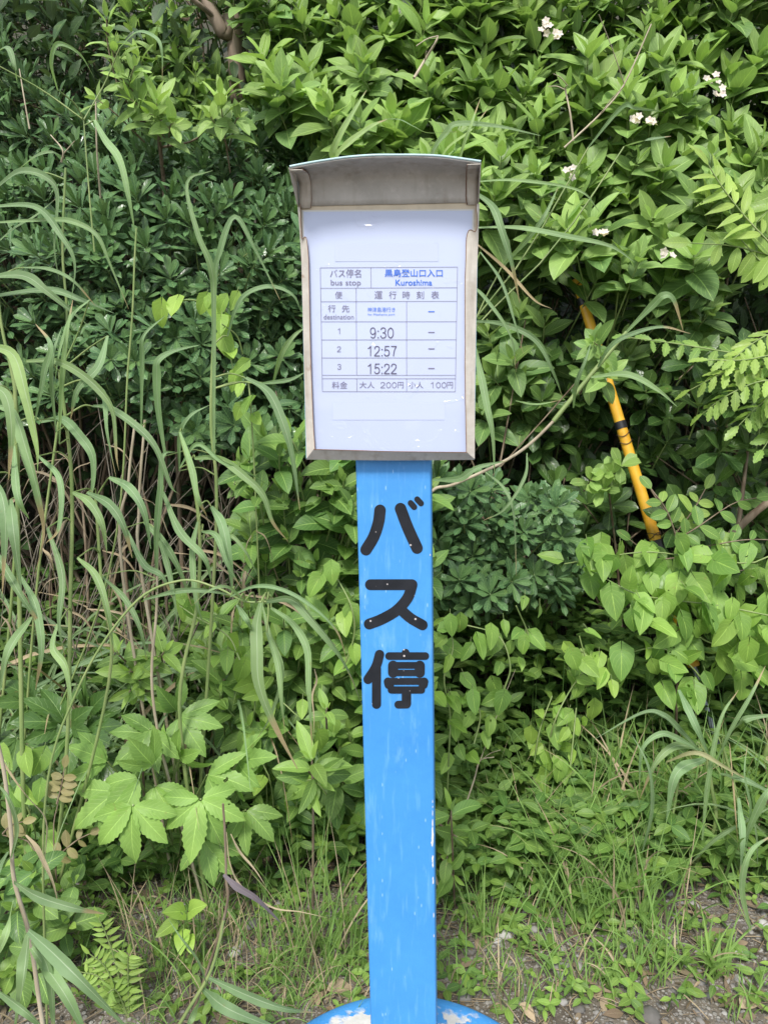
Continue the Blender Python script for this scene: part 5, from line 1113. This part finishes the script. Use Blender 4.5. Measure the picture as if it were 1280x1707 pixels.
shrub('flowering_shrub', 'mid green leafy shrub around the brown trunk at the upper left', 'shrub',
      [(190, -100), (420, -100), (430, 190), (330, 240), (240, 200), (190, 120)], 60, lambda x, y: 2.62 + .0006 * (150 - y), 'shoot', 'weig', group=WG, layers=((0, 1), (.35, 1.)), L=.085, W=.048, pairs=4, young=.1, lo=.7, hi=1.1).done()
shrub('evergreen_shrub', 'far fine-leaved grey-green bush in the upper left corner', 'shrub',
      [(-420, -100), (230, -100), (230, 120), (140, 190), (-420, 150)], 110, lambda x, y: 2.75, 'whorl', 'bgleaf', group='evergreen shrubs with whorled leaves', layers=((0, 1), (.3, 1.)), L=.085, W=.017, n=10, pf=LANCE, young=.2).done()
bare = Plant('bare_twig', 'thin pale dead twig sticking up from the bush at the upper left', 'twig'); a = bare.a('wood', 'stem_t')
g = at(168, 330, 2.2); bare.root = g
tube(a, [g, at(162, 250, 2.12), at(160, 165, 2.1)], .003, .002); tube(a, [at(50, 215, 2.0), at(42, 170, 2.0), at(33, 115, 2.02)], .0022, .0014); tube(a, [at(103, 270, 2.1), at(105, 250, 2.08), at(85, 225, 2.1)], .003, .0016); tube(a, [at(105, 258, 2.1), at(125, 235, 2.08)], .002, .0012)
bare.done()
# leafless woody stems showing between the leaves
for lab, pts, r0 in (('bare grey branch slanting through the upper right shrub', [(940, 246), (1000, 190), (1040, 140), (1085, 40)], .0028), ('forked pale dead twig in the upper right shrub', [(955, 235), (950, 190), (942, 150), (945, 142)], .003),
                     ('thick brown stem leaning at the right edge behind the pinnate sapling', [(1195, 920), (1230, 880), (1290, 830), (1380, 780)], .014), ('slim brown branch rising above the hood through the light shrub', [(690, 130), (708, 100), (725, 72), (730, 60)], .004),
                     ('thin dry forked twig in the ground plants right of the post', [(770, 1360), (790, 1300), (800, 1268), (823, 1262)], .0022)):
    Y = 1.7 if 'ground' in lab else (2.0 if 'right edge' in lab else 2.16)
    b = Plant('bare_branch', lab, 'branch', 'bare branches'); a = b.a('wood', 'stem_b' if 'thick' in lab else 'stem_t'); P = [at(x, y, Y + rng.normal(0, .01)) for x, y in pts]; b.root = P[0].copy(); tube(a, P, r0, r0 * .6, k=6, n=16, rough=.12)
    for _ in range(2):
        i = rng.integers(1, len(P)); d = rng.normal(0, .07, 3); tube(a, [P[i], P[i] + d * .5 + UP * .03, P[i] + d + UP * .05], r0 * .5, r0 * .3, k=4)
    b.done()

# ---------------------------------------------------------------- masses nobody could count
def stuff(name, label, cat, acc, mat):
    o = acc.build(name, mat); tag(o, label, cat, kind='stuff'); return o
# thicket interior on the bank behind everything
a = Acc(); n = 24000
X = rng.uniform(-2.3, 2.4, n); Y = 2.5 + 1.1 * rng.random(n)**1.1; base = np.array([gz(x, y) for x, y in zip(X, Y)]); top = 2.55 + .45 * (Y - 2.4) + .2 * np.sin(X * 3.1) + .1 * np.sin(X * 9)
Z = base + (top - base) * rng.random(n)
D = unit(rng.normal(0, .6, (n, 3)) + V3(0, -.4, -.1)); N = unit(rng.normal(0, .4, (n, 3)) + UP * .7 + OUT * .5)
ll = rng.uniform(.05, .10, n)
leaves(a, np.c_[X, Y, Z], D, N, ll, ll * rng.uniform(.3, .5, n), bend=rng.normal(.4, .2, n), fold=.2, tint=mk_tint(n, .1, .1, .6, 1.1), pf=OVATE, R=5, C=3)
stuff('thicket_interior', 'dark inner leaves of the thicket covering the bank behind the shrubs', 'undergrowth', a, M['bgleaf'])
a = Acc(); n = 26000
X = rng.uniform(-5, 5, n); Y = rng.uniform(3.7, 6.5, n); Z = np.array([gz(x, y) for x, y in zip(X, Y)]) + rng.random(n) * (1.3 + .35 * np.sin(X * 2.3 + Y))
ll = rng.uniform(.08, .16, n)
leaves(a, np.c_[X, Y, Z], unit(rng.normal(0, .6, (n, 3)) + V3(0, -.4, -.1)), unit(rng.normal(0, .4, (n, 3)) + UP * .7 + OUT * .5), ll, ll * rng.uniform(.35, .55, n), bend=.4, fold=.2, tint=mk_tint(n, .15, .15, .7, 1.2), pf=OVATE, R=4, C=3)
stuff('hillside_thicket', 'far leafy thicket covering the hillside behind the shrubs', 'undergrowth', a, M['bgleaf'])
a = Acc()
for i in range(200):
    x = rng.uniform(-1.9, 2.1); y = rng.uniform(2.25, 2.9); g = V3(x, y, gz(x, y) - .02); h = rng.uniform(.5, 1.4)
    tube(a, [g, g + V3(rng.normal(0, .1), rng.normal(0, .06), h * .5), g + V3(rng.normal(0, .22), rng.normal(0, .1), h)], rng.uniform(.003, .010), .002, k=5, n=8, rough=.1)
stuff('thicket_stems', 'brown woody stems crowded inside the thicket', 'undergrowth', a, M['stem_b'])

# low leafy ground cover at the foot of the thicket
def cover(name, label, poly, n, hmax, L, mat, young=.15, W=.5, pf=OVATE, yoff=.0, trif=True, lo=.7, hi=1.2):
    a = Acc(); q = scatter(poly, n, 1); P = []; 
    for x, y in q:
        g = on_ground(x, y); x_, y_ = g[0], g[1] + rng.normal(0, .02); P.append((x_, y_, gz(x_, y_) + rng.uniform(.0, 1.)**.8 * hmax))
    P = np.array(P); m = 3 if trif else 1; P = np.repeat(P, m, 0); k = np.arange(len(P)) % m
    az = np.repeat(rng.uniform(0, 6.28, n), m) + k * 2.1; D = np.c_[np.cos(az), np.sin(az) - .25, rng.uniform(-.2, .5, len(P))]; N = UP * .9 + OUT * .4 + rng.normal(0, .25, (len(P), 3))
    ll = L * np.repeat(rng.uniform(.55, 1.25, n), m)
    leaves(a, P, D, N, ll, ll * W, bend=rng.normal(.4, .2, len(P)), fold=rng.uniform(.05, .35, len(P)), tint=mk_tint(len(P), young, .15, lo, hi), pf=pf, R=6, C=5)
    # thin stems
    for p in P[::m * 3]: tube(a, [V3(p[0] + rng.normal(0, .01), p[1] + .01, gz(p[0], p[1]) - .01), p], .0012, k=3, n=3)
    stuff(name, label, 'ground cover', a, M[mat])
cover('ground_cover', 'low small-leaved plants covering the foot of the thicket right of the post', [(700, 1390), (760, 1300), (1700, 1290), (1700, 1440), (1250, 1500), (960, 1540), (820, 1530), (700, 1510)], 2000, .22, .048, 'small', young=.2)
cover('ground_cover', 'ground plants under the shrubs left of the post', [(-400, 1380), (720, 1370), (720, 1450), (560, 1500), (430, 1480), (300, 1500), (-400, 1540)], 1000, .18, .045, 'small', young=.12)
cover('ground_cover', 'leafy undergrowth climbing the bank right of the post', [(640, 1120), (1700, 1120), (1700, 1330), (640, 1330)], 1500, .45, .058, 'small', young=.12, lo=.55, hi=1.1)
cover('ground_cover', 'leafy undergrowth climbing the bank left of the post', [(-400, 1120), (720, 1100), (720, 1350), (-400, 1350)], 1300, .42, .062, 'small', young=.06, lo=.5, hi=1.0)
cover('ground_cover', 'sparse seedlings dotted over the litter and gravel', [(-300, 1480), (1600, 1460), (1600, 1700), (-300, 1700)], 620, .04, .030, 'small', young=.35)

# gravel, litter
def groundpt(px, py):
    return on_ground(px, py)
a = Acc(); an6 = np.linspace(0, 2 * np.pi, 8, endpoint=False)
base = np.array([[math.cos(t) * r, math.sin(t) * r, z] for z, r in ((-.5, .6), (0, 1), (.45, .8), (.7, .3)) for t in an6])
i = np.arange(3)[:, None] * 8; j = np.arange(8)[None]; pf_ = np.stack([i + j, i + (j + 1) % 8, i + 8 + (j + 1) % 8, i + 8 + j], -1).reshape(-1, 4); pf_ = np.vstack([pf_, [[24, 25, 26, 27], [24, 27, 28, 31], [28, 29, 30, 31]]])
def pebble(a, c, r, tint):
    v = base * (r * rng.uniform(.7, 1.3), r * rng.uniform(.7, 1.3), r * rng.uniform(.5, .9)) * (1 + rng.normal(0, .1, (32, 1))); th = rng.uniform(0, 6.28); cs, sn = math.cos(th), math.sin(th)
    v = np.c_[v[:, 0] * cs - v[:, 1] * sn, v[:, 0] * sn + v[:, 1] * cs, v[:, 2]]; a.add(v + c, pf_, None, np.tile(tint, (32, 1)))
for k in range(3600):
    x = rng.uniform(-1.1, 1.4); y = 1.05 + 1.0 * rng.random()
    if x < .25 and rng.random() < .65: continue
    z = gz(x, y) + .008 * mnoise.noise((x * 28, y * 28, 1)); pebble(a, V3(x, y, z), min(.022, .0028 + rng.exponential(.0028)), (rng.uniform(.45, 1.25), rng.uniform(), 0))
m, N, L, P = newmat('pebble'); ca = N.new('ShaderNodeVertexColor'); ca.layer_name = 'tint'; sc = N.new('ShaderNodeSeparateColor'); L.new(ca.outputs[0], sc.inputs[0])
c_ = mixc(N, L, sc.outputs[1], (.24, .225, .205), (.33, .325, .315)); vm = N.new('ShaderNodeVectorMath'); vm.operation = 'SCALE'; L.new(c_, vm.inputs[0]); L.new(sc.outputs[0], vm.inputs['Scale'])
L.new(mixc(N, L, 1., vm.outputs[0], mixc(N, L, noisef(N, L, 120, 4), (.7, .68, .66), (1.15, 1.15, 1.15)), 'MULTIPLY'), P.inputs['Base Color']); P.inputs['Roughness'].default_value = .85; M['pebble'] = m
stuff('gravel', 'loose pale gravel on the soil at the front', 'gravel', a, m)
M['litter'] = leafmat('dead_leaf', (.15, .105, .065), (.34, .27, .18), rough=.75, vein=.25, trans=.08, spots=.3)
a = Acc(); n = 2300
X = rng.uniform(-1.3, 1.6, n); Y = rng.uniform(1.12, 2.1, n); Z = np.array([gz(x, y) for x, y in zip(X, Y)]) + rng.uniform(.002, .014, n)
ll = rng.uniform(.012, .048, n); az = rng.uniform(0, 6.28, n)
leaves(a, np.c_[X, Y, Z], np.c_[np.cos(az), np.sin(az), rng.normal(0, .12, n)], UP + rng.normal(0, .3, (n, 3)), ll, ll * rng.uniform(.12, .5, n), bend=rng.normal(.2, .5, n), fold=rng.uniform(-.3, .5, n), tint=np.c_[rng.uniform(.5, 1.25, n), rng.random(n), rng.random(n)], pf=OVATE, R=6, C=3)
for k in range(1700):
    x = rng.uniform(-1.2, 1.5); y = rng.uniform(1.12, 2.0); th = rng.uniform(0, 3.14); l = rng.uniform(.03, .13); p = V3(x, y, gz(x, y) + rng.uniform(.003, .015)); d = V3(math.cos(th), math.sin(th), rng.normal(0, .06)) * l / 2
    tube(a, [p - d, p + rng.normal(0, .004, 3), p + d], rng.uniform(.0006, .0018), k=3, n=4, tint=(rng.uniform(.7, 1.3), rng.uniform(.4, 1), .5))
stuff('leaf_litter', 'brown dead leaves and straw scattered over the soil', 'leaf litter', a, M['litter'])
for lab, x, y, L_2, W_, mt, yg, dd in (('large tan curled dead leaf at the bottom right corner', 1232, 1700, .075, .036, 'litter', 1., (.8, .5, .1)), ('fallen brown dead leaf near the round foot on the left', 545, 1662, .06, .035, 'litter', .7, (1, .3, .1)),
                                  ('fallen green oval leaf on the gravel right of the round foot', 905, 1690, .055, .022, 'broad', .6, (1, .45, .1)), ('pale grey dead leaf lying beside the fallen green one', 866, 1690, .045, .024, 'litter', .9, (.6, -1, .1)),
                                  ('dark brown dead leaf on the gravel at the right', 1165, 1600, .07, .028, 'litter', .1, (.5, -.8, .1)), ('reddish brown leaf beside the fallen tan leaf left of the foot', 532, 1672, .035, .02, 'litter', .3, (0, -1, .1))):
    pl = Plant('fallen_leaf', lab, 'fallen leaf', 'larger fallen leaves'); g = groundpt(x, y) + UP * .012; pl.root = g
    leaves(pl.a('blade', mt), g[None], V3(*dd)[None], (UP + OUT * .2)[None], L_2, W_, bend=.6, fold=.3, tint=np.array([[1.3, yg, .5]]), R=9, C=5); pl.done()
for lab, x, y, r_ in (('pale grey stone in the litter right of the post', 840, 1566, .020), ('small white stone beside the grey one', 828, 1578, .011), ('light stone on gravel at the right edge', 1270, 1545, .016), ('flat grey stone half buried at the right', 1225, 1600, .018), ('whitish stone in the soil left of the post', 392, 1598, .014)):
    a = Acc(); g = groundpt(x, y); pebble(a, g + UP * r_ * .3, r_, (1.25, .9, 0)); o = a.build('stone', M['pebble']); tag(o, lab, 'stone', 'larger stones')
